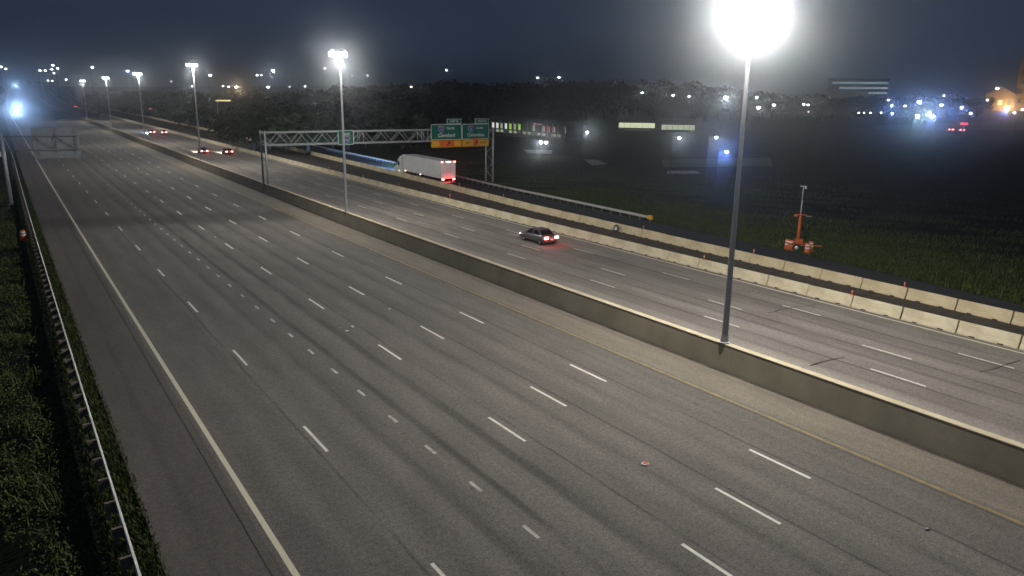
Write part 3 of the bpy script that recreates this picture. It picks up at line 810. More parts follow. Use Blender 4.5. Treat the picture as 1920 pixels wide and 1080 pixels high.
# ================================================================== CARS
def wheel(parent, x, y, r=.33, wdt=.21):
    b = MB(); h = wdt / 2
    b.lathe([(.6 * r, -h), (.9 * r, -h), (r, -h * .55), (r, h * .55), (.9 * r, h), (.6 * r, h)], 18, axis='x')
    o = b.build('wheel', M['rubber'], parent, True); o.location = (x, y, r)
    b = MB(); b.lathe([(.02, -h * .7), (.35 * r, -h * .75), (.62 * r, -h * .9), (.62 * r, h * .9), (.35 * r, h * .75), (.02, h * .7)], 14, axis='x'); b.build('rim', M['rim'], o, True)
def make_car(label, paint_, suv=False, tail='tail', head='headoff', front_on=False):
    t = thing('car', label, 'car'); W = .91; hh = 1.62 if suv else 1.45; belt = .98 if suv else .92
    #         y,  zlow, ztop, halfwidth   (nose at +y, tail at y=0)
    st = [(0.0, .42, .74, .70), (.06, .30, .88, .80), (.35, .22, belt + .06, .89), (1.0, .20, belt + .06, .91), (2.2, .20, belt, .91), (3.1, .20, belt - .02, .91), (3.6, .22, .86, .90), (4.2, .24, .78, .86), (4.52, .30, .68, .76), (4.6, .42, .58, .66)]
    secs = []
    for y, zl, zt, hw in st:
        secs.append([(-hw * .90, y, zl), (-hw, y, zl + .14), (-hw, y, zt - .26 if zt - zl > .5 else (zl + zt) / 2), (-hw * .96, y, zt - .08), (-hw * .84, y, zt), (hw * .84, y, zt), (hw * .96, y, zt - .08), (hw, y, zt - .26 if zt - zl > .5 else (zl + zt) / 2), (hw, y, zl + .14), (hw * .90, y, zl)])
    b = MB(); b.loft(secs); b.build('body', paint_, t, True)
    r0, r1 = (.18, .42) if suv else (.62, 1.25)      # rear window base and top
    f0, f1 = 3.55, 2.75
    hb, ht = .80, .64
    bz = belt + .02
    cab = [(r0, bz, r0, bz), ]
    b = MB()
    P8 = lambda: None
    vs_ = [(-hb, r0, bz), (hb, r0, bz), (ht, r1, hh - .05), (-ht, r1, hh - .05), (-ht, r1 + .12, hh), (ht, r1 + .12, hh), (-ht, f1 - .25, hh), (ht, f1 - .25, hh), (-ht, f1, hh - .07), (ht, f1, hh - .07), (-hb, f0, bz - .08), (hb, f0, bz - .08)]
    fs_ = [(0, 1, 2, 3), (3, 2, 5, 4), (4, 5, 7, 6), (6, 7, 9, 8), (8, 9, 11, 10), (0, 3, 4, 6, 8, 10), (1, 11, 9, 7, 5, 2)]
    b.add(vs_, [f[::-1] for f in fs_]); b.build('cabin', paint_, t)
    def quad(name, pts, m, off):
        a, c, d = (Vector(q) for q in pts[:3]); n_ = (c - a).cross(d - a).normalized() * off
        ps = [Vector(q) for q in pts]; cen = sum(ps, Vector()) / len(ps)
        ps = [cen + (q - cen) * .88 for q in ps]
        k = len(ps); bb = MB(); bb.add([q + n_ for q in ps] + [q - n_ * .3 for q in ps], [tuple(range(k)), tuple(range(2 * k - 1, k - 1, -1))] + [(i, k + i, k + (i + 1) % k, (i + 1) % k) for i in range(k)]); return bb.build(name, m, t)
    quad('rear_window', [vs_[0], vs_[1], vs_[2], vs_[3]], M['glass'], .012)
    quad('windscreen', [vs_[11], vs_[10], vs_[8], vs_[9]], M['glass'], .012)
    ym = 2.15
    for sx in (-1, 1):
        A = [(sx * hb, r0 + .18, bz + .02), (sx * hb, ym - .05, bz), (sx * ht, ym - .05, hh - .06), (sx * ht, r1 + .1, hh - .07)]
        B = [(sx * hb, ym + .05, bz), (sx * hb, f0 - .2, bz - .04), (sx * ht, f1 - .05, hh - .09), (sx * ht, ym + .05, hh - .06)]
        for q in (A, B): quad('side_window', q if sx > 0 else q[::-1], M['glass'], .014)
        b = MB(); b.box((sx * .96, 3.15, belt + .04), (.16, .10, .12), 0, .02); b.build('mirror', paint_, t)
        for y in (.82, 3.62): wheel(t, sx * .80, y, .35 if suv else .325)
        zt = .86 if suv else .76
        b = MB(); b.box((sx * .62, .03, zt), (.42, .14, .22), 0, .02); b.build('tail_lamp', M[tail], t)
        b = MB(); b.box((sx * .60, 4.50, .62), (.34, .14, .13), 0, .02); b.build('headlamp', M[head], t)
    b = MB(); b.box((0, .03, .42), (1.5, .12, .16), 0, .03); b.build('rear_bumper', M['plasticdark'], t)
    b = MB(); b.box((0, 4.57, .45), (1.2, .06, .16), 0, .02); b.build('grille', M['plasticdark'], t)
    b = MB(); b.box((0, -.045, .60), (.34, .02, .12)); b.build('number_plate', M['reflwhite'], t)
    return t
def beam(t, energy, col_, y=4.8, z=.65, size=40, tilt=71):
    ld = bpy.data.lights.new('headlight_beam', 'SPOT'); ld.energy = energy; ld.color = col_; ld.spot_size = math.radians(size); ld.spot_blend = .6; ld.shadow_soft_size = .12
    o = link('headlight_beam', ld, t, (0, y, z)); o.rotation_euler = (math.radians(tilt), 0, 0)
def heading(Y): return -math.atan(cc(Y + 1) - cc(Y))
def put(t, p, flip=False):
    t.location = p; t.rotation_euler = (0, 0, heading(p[1]) + (math.pi if flip else 0)); return t
near = put(make_car('dark grey car with glowing tail lamps driving away on the eastbound road before the gantry', M['carblack'], False, 'tail'), bp(1034, 460))
beam(near, 160, (1, .93, .82))
def glowlamp(t, e, loc, c=(1, .06, .05)):
    ld = bpy.data.lights.new('tail_light', 'POINT'); ld.energy = e; ld.color = c; ld.shadow_soft_size = .1; link('tail_light', ld, t, loc)
glowlamp(near, 5, (0, -.25, .75))
sed = make_car('silver car with bright tail lamps left of the pair beyond the gantry', M['cargrey'], False, 'tailfar')
put(sed, P(39.3, 193)); beam(sed, 30000, (1, .86, .68))
def car_copy(src, label, paint_, tailm='tailfar'):
    c = copy_tree(src); c['label'] = label
    return c
c = car_copy(sed, 'silver car with bright tail lamps right of the pair beyond the gantry', None); put(c, P(44.0, 188.5))
suv = make_car('white car with tail lamps behind the blue light pool, left of two', M['carwhite'], True, 'tailfar')
put(suv, P(41.7, 290)); beam(suv, 260000, (.28, .52, 1), size=44)
c = car_copy(suv, 'white car with tail lamps behind the blue light pool, right of two', None); put(c, P(45.0, 287))
for ch in list(c.children):
    if ch.type == 'LIGHT': bpy.data.objects.remove(ch)
for (u, v, lab) in ((142, 199, 'far car with small red tail lamps, leftmost of the distant cluster'), (167, 207, 'far car with red tail lamps at the lower middle of the distant cluster'), (183, 208, 'far car with red tail lamps, rightmost of the distant cluster'), (168, 197, 'far car with red tail lamps at the top of the distant cluster')):
    c = car_copy(sed, lab, None)
    p = bp(u, v + 2, 0)
    put(c, (p.x, p.y, rz(p.y)))
    c.scale = (1, 1, 1)
c = car_copy(sed, 'tiny car with red tail lamps at the crest of the road', None); p = at(70, 166, 1330); put(c, (p.x, p.y, rz(p.y)))
for ch in list(c.children):
    if ch.type == 'LIGHT': bpy.data.objects.remove(ch)
onc = make_car('oncoming car with dazzling headlamps, nearest of the three at the far left', M['cargrey'], False, 'tail', 'head')
put(onc, (12.4, 572, 0), True); beam(onc, 19000, (.42, .62, 1), size=44, tilt=84)
c = car_copy(onc, 'oncoming car with dazzling headlamps, middle of the three at the far left', None); put(c, (19.5, 830, rz(830)), True)
c = car_copy(onc, 'oncoming car with dazzling headlamps at the crest, farthest of the three', None); p = at(29, 161, 1380); put(c, (p.x, p.y, rz(p.y)), True)
c = car_copy(sed, 'car with red tail lamps on the dark side road left of the tree belt', None); p = hit(282, 206); put(c, (p.x, p.y, ground(p.x, p.y) + .05))

# ================================================================== TRUCK on the ramp
p0, p1 = bp(841, 349), bp(738, 324)
ang = -math.atan2(p1.x - p0.x, p1.y - p0.y)
t = thing('semi_truck', 'white semi trailer truck with red rear lights on the exit ramp', 'truck', (p0.x, p0.y, 0), ang)
b = MB(); b.box((0, 8.1, 2.62), (2.59, 16.15, 2.80), 0, .03); b.build('trailer_box', M['trailerwhite'], t)
for i in range(15):
    for sx in (-1, 1): MB().box((sx * 1.302, .75 + i * 1.05, 2.62), (.02, .05, 2.6)).build('side_rib', M['trailerwhite'], t)
for sx in (-1, 1):
    d = MB().box((sx * .64, .0, 2.6), (1.22, .05, 2.62)).build('rear_door', M['trailerwhite'], t)
    MB().tube((sx * .30, -.045, 1.35), (sx * .30, -.045, 3.85), .02, n=6).build('lock_rod', M['galv'], d, True)
MB().box((0, 8.4, 1.12), (1.0, 15.3, .2)).build('trailer_frame', M['plasticdark'], t)
MB().box((0, .1, .62), (2.4, .12, .14)).box((-.8, .1, .9), (.1, .1, .5)).box((.8, .1, .9), (.1, .1, .5)).build('underride_guard', M['galv'], t)
for sx in (-1, 1):
    for y in (1.5, 2.8, 13.4, 14.7): wheel(t, sx * 1.02, y, .50, .52)
    wheel(t, sx * 1.05, 19.2, .50, .30)
    MB().box((sx * .98, -.03, 1.10), (.38, .08, .20), 0, .02).build('tail_lamp', M['tailfar'], t)
    MB().box((sx * 1.12, -.04, 3.92), (.30, .06, .12)).build('clearance_lamp', M['tailfar'], t)
    MB().box((sx * 1.31, 8.3, 1.20), (.05, .22, .12)).build('side_marker', M['amber'], t)
    MB().box((sx * 1.31, 14.9, 1.25), (.05, .40, .10)).build('side_marker', M['amber'], t)
    MB().box((sx * 1.18, 18.1, 1.0), (.05, .25, .12)).build('cab_marker', M['amber'], t)
    MB().box((sx * 1.32, 19.1, 2.25), (.12, .12, .55), 0, .02).build('mirror', M['plasticdark'], t)
MB().box((0, -.04, 3.92), (.75, .06, .12)).build('centre_clearance_lamp', M['amber'], t)
b = MB(); b.loft([[(-1.2, y, .75), (-1.22, y, zt - .25), (-1.05, y, zt), (1.05, y, zt), (1.22, y, zt - .25), (1.2, y, .75)] for y, zt in ((16.75, 3.75), (17.4, 3.72), (18.3, 3.35), (18.7, 2.85), (19.3, 1.95))]); b.build('cab', M['trailerwhite'], t)
b = MB(); b.loft([[(-1.1, y, .55), (-1.12, y, zt - .2), (-.9, y, zt), (.9, y, zt), (1.12, y, zt - .2), (1.1, y, .55)] for y, zt in ((19.2, 1.95), (20.3, 1.75), (20.7, 1.5), (20.85, 1.2))]); b.build('bonnet', M['trailerwhite'], t)
MB().box((0, 16.0, .95), (.9, 8.0, .22)).build('tractor_frame', M['plasticdark'], t)
for sx in (-1, 1):
    MB().box((sx * 1.222, 18.3, 2.3), (.02, .8, .7)).build('cab_window', M['glass'], t)
    MB().box((sx * .85, 20.75, 1.05), (.34, .2, .2), 0, .03).build('headlamp', M['headoff'], t)
    MB().tube((sx * 1.0, 16.55, 1.2), (sx * 1.0, 16.55, 3.9), .07, n=8).build('exhaust_stack', M['galv'], t, True)
glowlamp(t, 60, (0, -.5, 1.0))
beam(t, 300000, (.26, .52, 1), 21.2, 1.0, 60, 68)

# ================================================================== DEBRIS on the near carriageway
def debris(u, v, rad, h, m, label, name='road_debris', squash=.7):
    p = bp(u, v); b = MB(); n = 12; rs = [rad * random.uniform(.75, 1.15) for _ in range(n)]
    secs = []
    for k, hh_ in ((1.0, 0), (1.02, h * .6), (.7, h), (.08, h * .8)):
        secs.append([(rs[i] * k * math.cos(2 * math.pi * i / n), squash * rs[i] * k * math.sin(2 * math.pi * i / n), hh_ + random.uniform(0, h * .12)) for i in range(n)])
    b.loft(secs); o = b.build(name, M[m], None, True); o.location = (p.x, p.y, .004); tag(o, label, 'debris'); return o
o = debris(1210, 871, .17, .05, 'reflwhite', 'pale flattened disc with an orange middle lying on the near lanes', 'crushed_cone', 1.0)
b = MB(); b.lathe([(.11, .052), (.09, .062), (.0, .064)], 12); b.build('orange_centre', M['orange'], o, True)
debris(660, 614, .13, .10, 'reflwhite', 'brightest white scrap of litter on the near lanes')
debris(636, 615, .09, .05, 'alum', 'small pale scrap left of the bright white litter')
debris(650, 621, .12, .04, 'reflwhite', 'thin pale scrap just below the bright white litter')
debris(730, 580, .09, .05, 'reflwhite', 'small white scrap in the lane above the bright litter')
debris(706, 612, .08, .04, 'alum', 'tiny grey scrap right of the bright white litter')
debris(1738, 993, .10, .05, 'alum', 'small grey scrap near the lower right corner')
debris(403, 445, .10, .06, 'reflwhite', 'tiny white scrap on the far lanes below the dark paving band')
debris(291, 370, .12, .08, 'reflwhite', 'tiny white scrap farthest along the near carriageway')

# ================================================================== STREET LAMPS
def lamp_proto(lens, ls):
    h = MB(); h.box((.55, 0, -.03), (1.2, .10, .08)); h.box((1.25, 0, 0), (.7, .34, .14), 0, .03)
    l = MB(); l.lathe([(ls * .55, .10), (ls, -.05), (ls * .9, -.35 * ls - .1), (ls * .45, -.8 * ls - .05), (.02, -.9 * ls - .08)], 10, (1.25, 0, -.07))
    return h.mesh('lamp_arm', M['darkpole']), l.mesh('lens', M[lens], True)
PROTO = {}
def street_lamp(u, v, D, label, lens='lens', ls=.42, group=None, r=.08, power=0):
    p = at(u, v, D); z0 = ground(p.x, p.y); H = p.z - z0 + .3
    key = (lens, ls)
    if key not in PROTO: PROTO[key] = lamp_proto(*key)
    arm, lm = PROTO[key]
    away = Vector((p.x, p.y, 0)).normalized()
    side = Vector((away.y, -away.x, 0)); a = math.atan2(side.y, side.x)
    base = Vector((p.x, p.y, z0)) - side * 1.25
    base.z = z0
    t = thing('street_lamp', label, 'street lamp', base, a, group)
    o = link('pole', DARKPOLE, t); o.scale = (r, r, H + .03)
    link('lamp_arm', arm, t, (0, 0, H)); link('lens', lm, t, (0, 0, H))
    if power:
        ld = bpy.data.lights.new('lamp_light', 'POINT'); ld.energy = power; ld.shadow_soft_size = .2
        ld.color = {'lens': (.9, .95, 1), 'lensblue': (.16, .32, 1), 'lensgreen': (.5, .95, .85), 'lenswarm': (1, .7, .4)}[lens]
        link('lamp_light', ld, t, (1.25, 0, H - ls - .25))
    return t
G1 = 'high lamps over the distant interchange'
for q in ((2, 125, 760), (11, 129, 820), (75, 132, 760), (85, 132, 800), (99, 122, 720), (97, 130, 800), (101, 137, 900), (108, 128, 780), (90, 151, 1050), (98, 151, 980), (124, 149, 900), (173, 126, 640)):
    street_lamp(*q, 'small white lamp high above the far left end of the road', 'lens', .95, G1, .2)
G2 = 'small lamps along the horizon left of the second mast'
for u, v, D, ls in ((321, 153, 620, .45), (360, 162, 600, .5), (418, 162, 560, .42), (429, 163, 560, .55), (482, 141, 560, .7), (490, 141, 600, .5), (543, 163, 560, .4), (572, 162, 540, .55), (250, 138, 640, .6), (199, 155, 700, .4)):
    street_lamp(u, v, D, 'small white lamp on the horizon between the third mast and the second', 'lens', ls, G2)
street_lamp(512, 132, 430, 'bright white lamp above the long pale roof on the horizon', 'lens', .85, power=1500)
street_lamp(443, 163, 520, 'bright warm lamp beside the orange glow on the horizon', 'lenswarm', .9, power=3000)
street_lamp(503, 163, 520, 'bright lamp in front of the long pale roof', 'lens', .95)
street_lamp(239, 133, 520, 'bluish lamp left of the fourth median mast', 'lensblue', .8)
street_lamp(394, 141, 420, 'white lamp just right of the third mast head', 'lens', .75)
street_lamp(609, 128, 480, 'white lamp alone in the sky left of the second mast', 'lens', .75)
street_lamp(660, 142, 500, 'small lamp close right of the second mast', 'lens', .5)
street_lamp(689, 142, 500, 'small lamp farther right of the second mast', 'lens', .6)
street_lamp(837, 132, 480, 'small lamp high in the sky above the exit signs', 'lens', .55)
street_lamp(771, 163, 430, 'small lamp low over the trees left of the exit signs', 'lenswarm', .5)
street_lamp(1008, 146, 470, 'left one of two lamps in the sky above the lit arcade', 'lens', .62)
street_lamp(1048, 145, 470, 'right one of two lamps in the sky above the lit arcade', 'lens', .66)
street_lamp(664, 196, 330, 'tiny pale lamp low behind the second mast', 'lens', .25)
street_lamp(729, 229, 260, 'violet-white lamp low above the gantry truss', 'lensblue', .30)
street_lamp(1204, 174, 390, 'lamp on the tree line left of the blazing mast, first of four', 'lens', .6)
street_lamp(1262, 179, 380, 'lamp on the tree line left of the blazing mast, second of four', 'lens', .55)
street_lamp(1292, 181, 380, 'lamp on the tree line left of the blazing mast, third of four', 'lens', .5)
street_lamp(1361, 183, 350, 'brightest lamp on the tree line beside the blazing mast', 'lens', .95, power=2000)
street_lamp(1419, 183, 360, 'lamp just right of the blazing mast pole, upper one', 'lens', .55)
street_lamp(1422, 202, 320, 'lamp just right of the blazing mast pole, lower one', 'lens', .75)
street_lamp(1451, 197, 330, 'lamp second to the right of the blazing mast pole', 'lens', .6)
street_lamp(1507, 196, 340, 'left one of a close lamp pair below the office block', 'lens', .42)
street_lamp(1515, 197, 340, 'right one of a close lamp pair below the office block', 'lens', .42)
street_lamp(1516, 210, 340, 'dim orange lamp under the close lamp pair', 'lenswarm', .22)
street_lamp(1101, 249, 150, 'lamp on a low pole in the dark field right of the arcade', 'lens', .27, power=450)
street_lamp(1274, 260, 140, 'left one of two low lamps in the dark field beside the mast', 'lens', .25, power=450)
street_lamp(1343, 259, 140, 'right one of two low lamps in the dark field beside the mast', 'lens', .25, power=450)
street_lamp(1362, 286, 124, 'lowest field lamp, over the lit grass beside the mast', 'lensblue', .30, power=1300)
street_lamp(1014, 267, 196, 'left one of the twin lamps over a lit pad below the arcade', 'lens', .42, power=1500)
street_lamp(1024, 268, 196, 'right one of the twin lamps over a lit pad below the arcade', 'lens', .42)
G3 = 'row of small low lamps right of the office block'
for u in (1610, 1620, 1632, 1652): street_lamp(u, 212, 360, 'one of the evenly lined tiny white lamps in a low row', 'lens', .28, G3)
for q in ((1666, 188, 390, 'white lamp at the top left of the blue lamp cluster', 'lens', .45), (1672, 198, 380, 'bluish lamp at the left of the blue lamp cluster', 'lensblue', .45), (1673, 213, 370, 'bluish lamp at the right end of the low lamp row', 'lensblue', .42),
          (1697, 199, 380, 'small lamp between the cluster and the low row', 'lens', .42), (1724, 191, 360, 'big blue lamp at the top of the cluster', 'lensblue', .85), (1720, 217, 330, 'greenish lamp at the bottom left of the cluster', 'lensgreen', .68),
          (1748, 218, 320, 'biggest blue lamp at the bottom of the cluster', 'lensblue', .85), (1743, 211, 330, 'small lamp just above the biggest blue lamp', 'lens', .38), (1765, 197, 350, 'blue lamp right of the cluster top', 'lensblue', .62),
          (1770, 180, 400, 'small lamp highest above the blue cluster', 'lens', .40), (1803, 202, 340, 'blue lamp between the cluster and the tan tower', 'lensblue', .50), (1820, 213, 310, 'white lamp above the red tail lamps at the right', 'lens', .40),
          (1870, 166, 400, 'white lamp beside the tan tower top', 'lens', .62), (1851, 188, 380, 'warm lamp at the foot of the tan tower', 'lenswarm', .42), (1888, 206, 310, 'blue lamp below the tan tower, left', 'lensblue', .45),
          (1902, 212, 300, 'small lamp below the tan tower, right', 'lens', .34), (1917, 206, 300, 'small lamp at the right edge of the picture', 'lens', .34)):
    street_lamp(*q[:3], q[3], q[4], q[5], power=(2600 if 'big' in q[3] else 1600 if 'greenish' in q[3] else 1100 if q[4] == 'lensblue' else 0))

# ================================================================== BUILDINGS
def bldg(name, label, u, D, vbase=None, rot=None):
    p = at(u, 300, D); a = math.atan2(p.y, p.x)
    z = ground(p.x, p.y)
    return thing(name, label, 'building', (p.x, p.y, z), (a - math.pi / 2) if rot is None else rot)   # local -y faces the camera
# arcade parallel to the highway
p0, p1 = hit(1056, 266), hit(914, 252)
aang = math.atan2(p0.y - p1.y, p0.x - p1.x); LEN = (p1 - p0).length
t = thing('lit_arcade', 'long low building with lit green, white and red windows behind posts', 'building', (p1.x, p1.y, min(ground(p0.x, p0.y), ground(p1.x, p1.y))), aang)
MB().box((LEN / 2, 4.5, .6), (LEN, 9, 1.2)).build('plinth', M['wall'], t)
MB().box((LEN / 2, 5.2, 3.4), (LEN - 1, 7, 4.4)).build('wall', M['walldark'], t)
MB().box((LEN / 2, 4.2, 6.0), (LEN + 1, 11, .6)).box((LEN / 2, 4.6, 6.6), (LEN - 4, 9, .6)).build('roof', M['roof'], t)
MB().box((LEN / 2, -.05, 2.35), (LEN, .1, .12)).box((LEN / 2, -.05, 1.75), (LEN, .08, .08)).build('handrail', M['winlit'] if False else M['roofpale'], t)
nc = int(LEN / 3.2)
for i in range(nc + 1):
    x = i * LEN / nc; MB().box((x, 0, 3.45), (.28, .28, 4.5)).build('column', M['roofpale'], t)
cols = ['winwhite', 'winwhite', 'winlit', 'winwhite', 'wingreen', 'winlit', 'wingreen', 'windim', 'winwhite', 'windim', 'winlit', 'windim', 'winpink', 'winred', 'winpink', 'windim', 'winlit', 'windim']
for i in range(nc):
    x = (i + .5) * LEN / nc; cm = cols[int(i * len(cols) / nc)]
    w_ = MB().box((x, 1.66, 3.7), (1.5, .06, 2.0)).build('window', M[cm], t)
    MB().box((x, 1.60, 3.7), (.07, .07, 2.05)).build('mullion', M['walldark'], w_)
    MB().box((x, 1.63, 1.75), (2.6, .05, .9)).build('lower_window', M['winlit' if i % 3 else 'windim'], t)
MB().box((LEN * .64, 1.55, 5.2), (5.0, .08, .45)).build('lit_sign', M['winpink'], t)
for x in (LEN - .3, LEN + .9): MB().box((x, -.4, 2.6), (.55, .55, 5.2)).build('end_pier', M['roofpale'], t)

# two low buildings with lit window bands
def strip_bldg(label, u0, u1, v, D, lit, h=4.2):
    a, b_ = at(u0, v, D), at(u1, v, D); L_ = math.hypot(b_.x - a.x, b_.y - a.y); an = math.atan2(b_.y - a.y, b_.x - a.x)
    z = ground((a.x + b_.x) / 2, (a.y + b_.y) / 2)
    t = thing('low_building', label, 'building', (a.x, a.y, z), an)
    MB().box((L_ / 2, 5, h / 2), (L_, 10, h)).build('wall', M['walldark'], t)
    MB().box((L_ / 2, 4.4, h + .2), (L_ + 1, 12, .4)).build('roof', M['roof'], t)
    zc = (at((u0 + u1) / 2, v, D).z - z); n = max(4, int(L_ / 2.2))
    for i in range(n):
        MB().box(((i + .5) * L_ / n, -.03, zc), (L_ / n - .12, .08, 2.0)).build('window', M[lit], t)
    MB().box((L_ / 2, -.3, zc - 1.9), (L_ * .7, .5, .3)).build('lit_ledge', M['roofpale'], t)
    return t
strip_bldg('low building with a bright yellow-green window band, left of two', 1160, 1228, 235, 330, 'winstrip', 5.2)
strip_bldg('low building with a dimmer yellow-green window band, right of two', 1240, 1303, 239, 322, 'winlit', 5.0)
# office block
t = bldg('office_block', 'far office block with faint horizontal light bands above the trees', 1592, 620)
MB().box((0, 9, 11), (40, 18, 22)).build('wall', M['walldark'], t)
MB().box((0, 9, 22.4), (41, 19, .8)).build('roof', M['roof'], t)
for fl in range(6):
    for i in range(16):
        x = -18.6 + i * 2.48; r_ = random.random()
        mm = 'wincool' if (fl in (3, 4, 5) and (x > 7 or (fl == 4 and x > -12) or (fl == 5 and x > -17))) or r_ < .06 else ('windim' if r_ < .5 else 'winoff')
        MB().box((x, -.04, 2.2 + fl * 3.5), (2.36, .08, 1.5)).build('window', M[mm], t)
# tan tower
t = bldg('tan_tower', 'tan floodlit tower with a gabled wing at the right edge', 1896, 650)
t.scale = (1.45, 1.45, 1.4)
MB().box((1, 5, 13.5), (8, 8, 27)).build('tower', M['walltan'], t)
MB().box((1, 5, 27.3), (8.6, 8.6, .6)).build('parapet', M['walltan'], t)
b = MB(); b.prism([(-15, 0), (-2.5, 0), (-2.5, 8), (-8.5, 11.5), (-15, 8)], -1, 9); b.build('wing', M['walltan'], t)
b = MB(); b.add([(-15.6, -1.4, 7.8), (-8.5, -1.4, 11.9), (-8.5, 9.4, 11.9), (-15.6, 9.4, 7.8), (-1.9, -1.4, 7.8), (-1.9, 9.4, 7.8), (-15.6, -1.4, 7.4), (-8.5, -1.4, 11.5), (-8.5, 9.4, 11.5), (-15.6, 9.4, 7.4), (-1.9, -1.4, 7.4), (-1.9, 9.4, 7.4)], [(0, 1, 2, 3), (1, 4, 5, 2), (6, 9, 8, 7), (7, 8, 11, 10), (0, 6, 7, 1), (1, 7, 10, 4), (3, 2, 8, 9), (2, 5, 11, 8), (0, 3, 9, 6), (4, 10, 11, 5)]); b.build('wing_roof', M['roof'], t)
for k in range(5):
    for i in range(2): MB().box((-.8 + i * 3.4, .96, 5 + k * 4.6), (1.4, .08, 2.2)).build('window', M['windim' if (k + i) % 3 else 'winoff'], t)
for i in range(3): MB().box((-12.4 + i * 3.8, -1.04, 4), (1.8, .08, 2.4)).build('window', M['signglow' if i == 1 else 'windim'], t)
ld = bpy.data.lights.new('floodlight', 'POINT'); ld.energy = 9000; ld.color = (1, .60, .18); ld.shadow_soft_size = .4
link('floodlight', ld, t, (-5, -7, 1.5))
# far station with pale roof and orange sign
t = bldg('roadside_station', 'far lit canopy with long pale roof and orange band on the horizon', 535, 520)
MB().box((2, 8, 12.2), (40, 16, .9)).build('canopy_roof', M['roofpale'], t)
MB().box((2, -.05, 12.0), (40, .1, .55)).build('lit_fascia', M['winlit'], t)
for x in (-16, -6, 6, 16, 21): MB().box((x, 8, 5.9), (.7, .7, 11.8)).build('column', M['wall'], t)
MB().box((-9, 6, 4.6), (16, 8, 9.2)).build('shop_wall', M['wall'], t)
MB().box((-11.5, 1.9, 9.0), (9, .15, .7)).build('orange_band', M['signorangeglow'], t)
MB().box((-2.5, 1.9, 9.8), (8, .15, .5)).build('pale_band', M['signglow'], t)
# warehouses
for lab, u, D, L_, h in (('far grey warehouse with pale roof edge above the exit signs', 868, 420, 34, 15.5), ('low grey warehouse with pale eaves just above the exit signs', 903, 360, 24, 9.5), ('low dark shed with a faint pale eave left of the gantry', 514, 330, 20, 6.0)):
    t = bldg('warehouse', lab, u, D)
    MB().box((0, 8, h / 2), (L_, 16, h)).build('wall', M['wall'], t)
    MB().box((0, 7.8, h + .25), (L_ + 1, 17, .5)).build('roof', M['roofpale'], t)
    for i in range(5): MB().box((-L_ / 2 + (i + .5) * L_ / 5, -.04, 2.2), (2.8, .08, 3.4)).build('loading_door', M['walldark'], t)
# lit pole sign and bare pole left of the gantry
for u, v, vb, lab, lit in ((420, 188.5, 243, 'tall pole sign with a warm lit bar left of the gantry', True), ):
    p = hit(412, vb + 6); D = math.hypot(p.x, p.y); q = at(412, v, D)
    t = thing('pole_sign', lab, 'sign', (p.x, p.y, ground(p.x, p.y)), -YAW * .9)
    H = q.z - ground(p.x, p.y)
    o = link('pole', POLE, t); o.scale = (.2, .2, H)
    MB().box((2.2, 0, H), (5.2, .5, .45)).build('lit_bar', M['signglow'], t)
    MB().box((2.2, 0, H + .32), (5.3, .6, .12)).build('cap', M['roof'], t)
p = hit(594, 262); D = math.hypot(p.x, p.y); q = at(594, 190, D)
t = thing('utility_pole', 'thin bare pole standing in the dark behind the gantry', 'pole', (p.x, p.y, ground(p.x, p.y)))
o = link('pole', POLE, t); o.scale = (.16, .16, q.z - ground(p.x, p.y)); MB().box((0, 0, q.z - ground(p.x, p.y) - .6), (2.0, .1, .12)).build('cross_arm', M['pole'], t)
# lit pads and the side road on the right
pads = MB()
def pad(name, pix, m, z=.06):
    pts = [hit(*q) for q in pix]; v = [(p.x, p.y, ground(p.x, p.y) + z) for p in pts]
    b = MB(); k = len(v); b.add(v + [(q[0], q[1], q[2] - .2) for q in v], [tuple(range(k - 1, -1, -1)), ] + [(i, (i + 1) % k, k + (i + 1) % k, k + i) for i in range(k)])
    return struct(b.build(name, m))
M['padconc'] = noisy('pad_concrete', (.34, .34, .31), (.44, .44, .40), .4, .9, fine=.15)
pad('concrete_pad', [(982, 281), (1036, 282), (1034, 289), (990, 287)], M['padconc'])
pad('concrete_apron', [(1094, 299), (1120, 300), (1138, 308), (1110, 310)], M['padconc'])
pad('concrete_path', [(1252, 321), (1305, 321), (1312, 326), (1250, 326)], M['padconc'], .09)
pad('lamplit_grass_patch', [(1240, 300), (1445, 296), (1450, 312), (1245, 314)], noisy('lamplit_green', (.05, .09, .03), (.08, .13, .04), .3, 1, .3, fine=.3), .04)  # brighter green patch paints the field lamp's pool of light on the grass
pad('side_road', [(1640, 236), (1920, 226), (2000, 236), (1990, 246), (1640, 243)], M['ramp'], .10)
tc1 = car_copy(sed, 'car with red tail lamps on the right side road, left of two', None); p = hit(1783, 247); tc1.location = (p.x, p.y, ground(p.x, p.y) + .12); tc1.rotation_euler = (0, 0, -1.0)
tc2 = car_copy(sed, 'car with red tail lamps on the right side road, right of two', None); p = hit(1804, 248); tc2.location = (p.x, p.y, ground(p.x, p.y) + .12); tc2.rotation_euler = (0, 0, -1.0)
p = hit(1812, 250); D = math.hypot(p.x, p.y); q = at(1808, 232, D + 6)
t = thing('shop_sign', 'small glowing red sign on a post above the tail lamps at the right', 'sign', (q.x, q.y, ground(q.x, q.y)), -.9)
H = q.z - ground(q.x, q.y)
o = link('post', POLE, t); o.scale = (.12, .12, H); MB().box((0, 0, H), (2.6, .3, .9), 0, .05).build('lit_face', M['signredglow'], t)

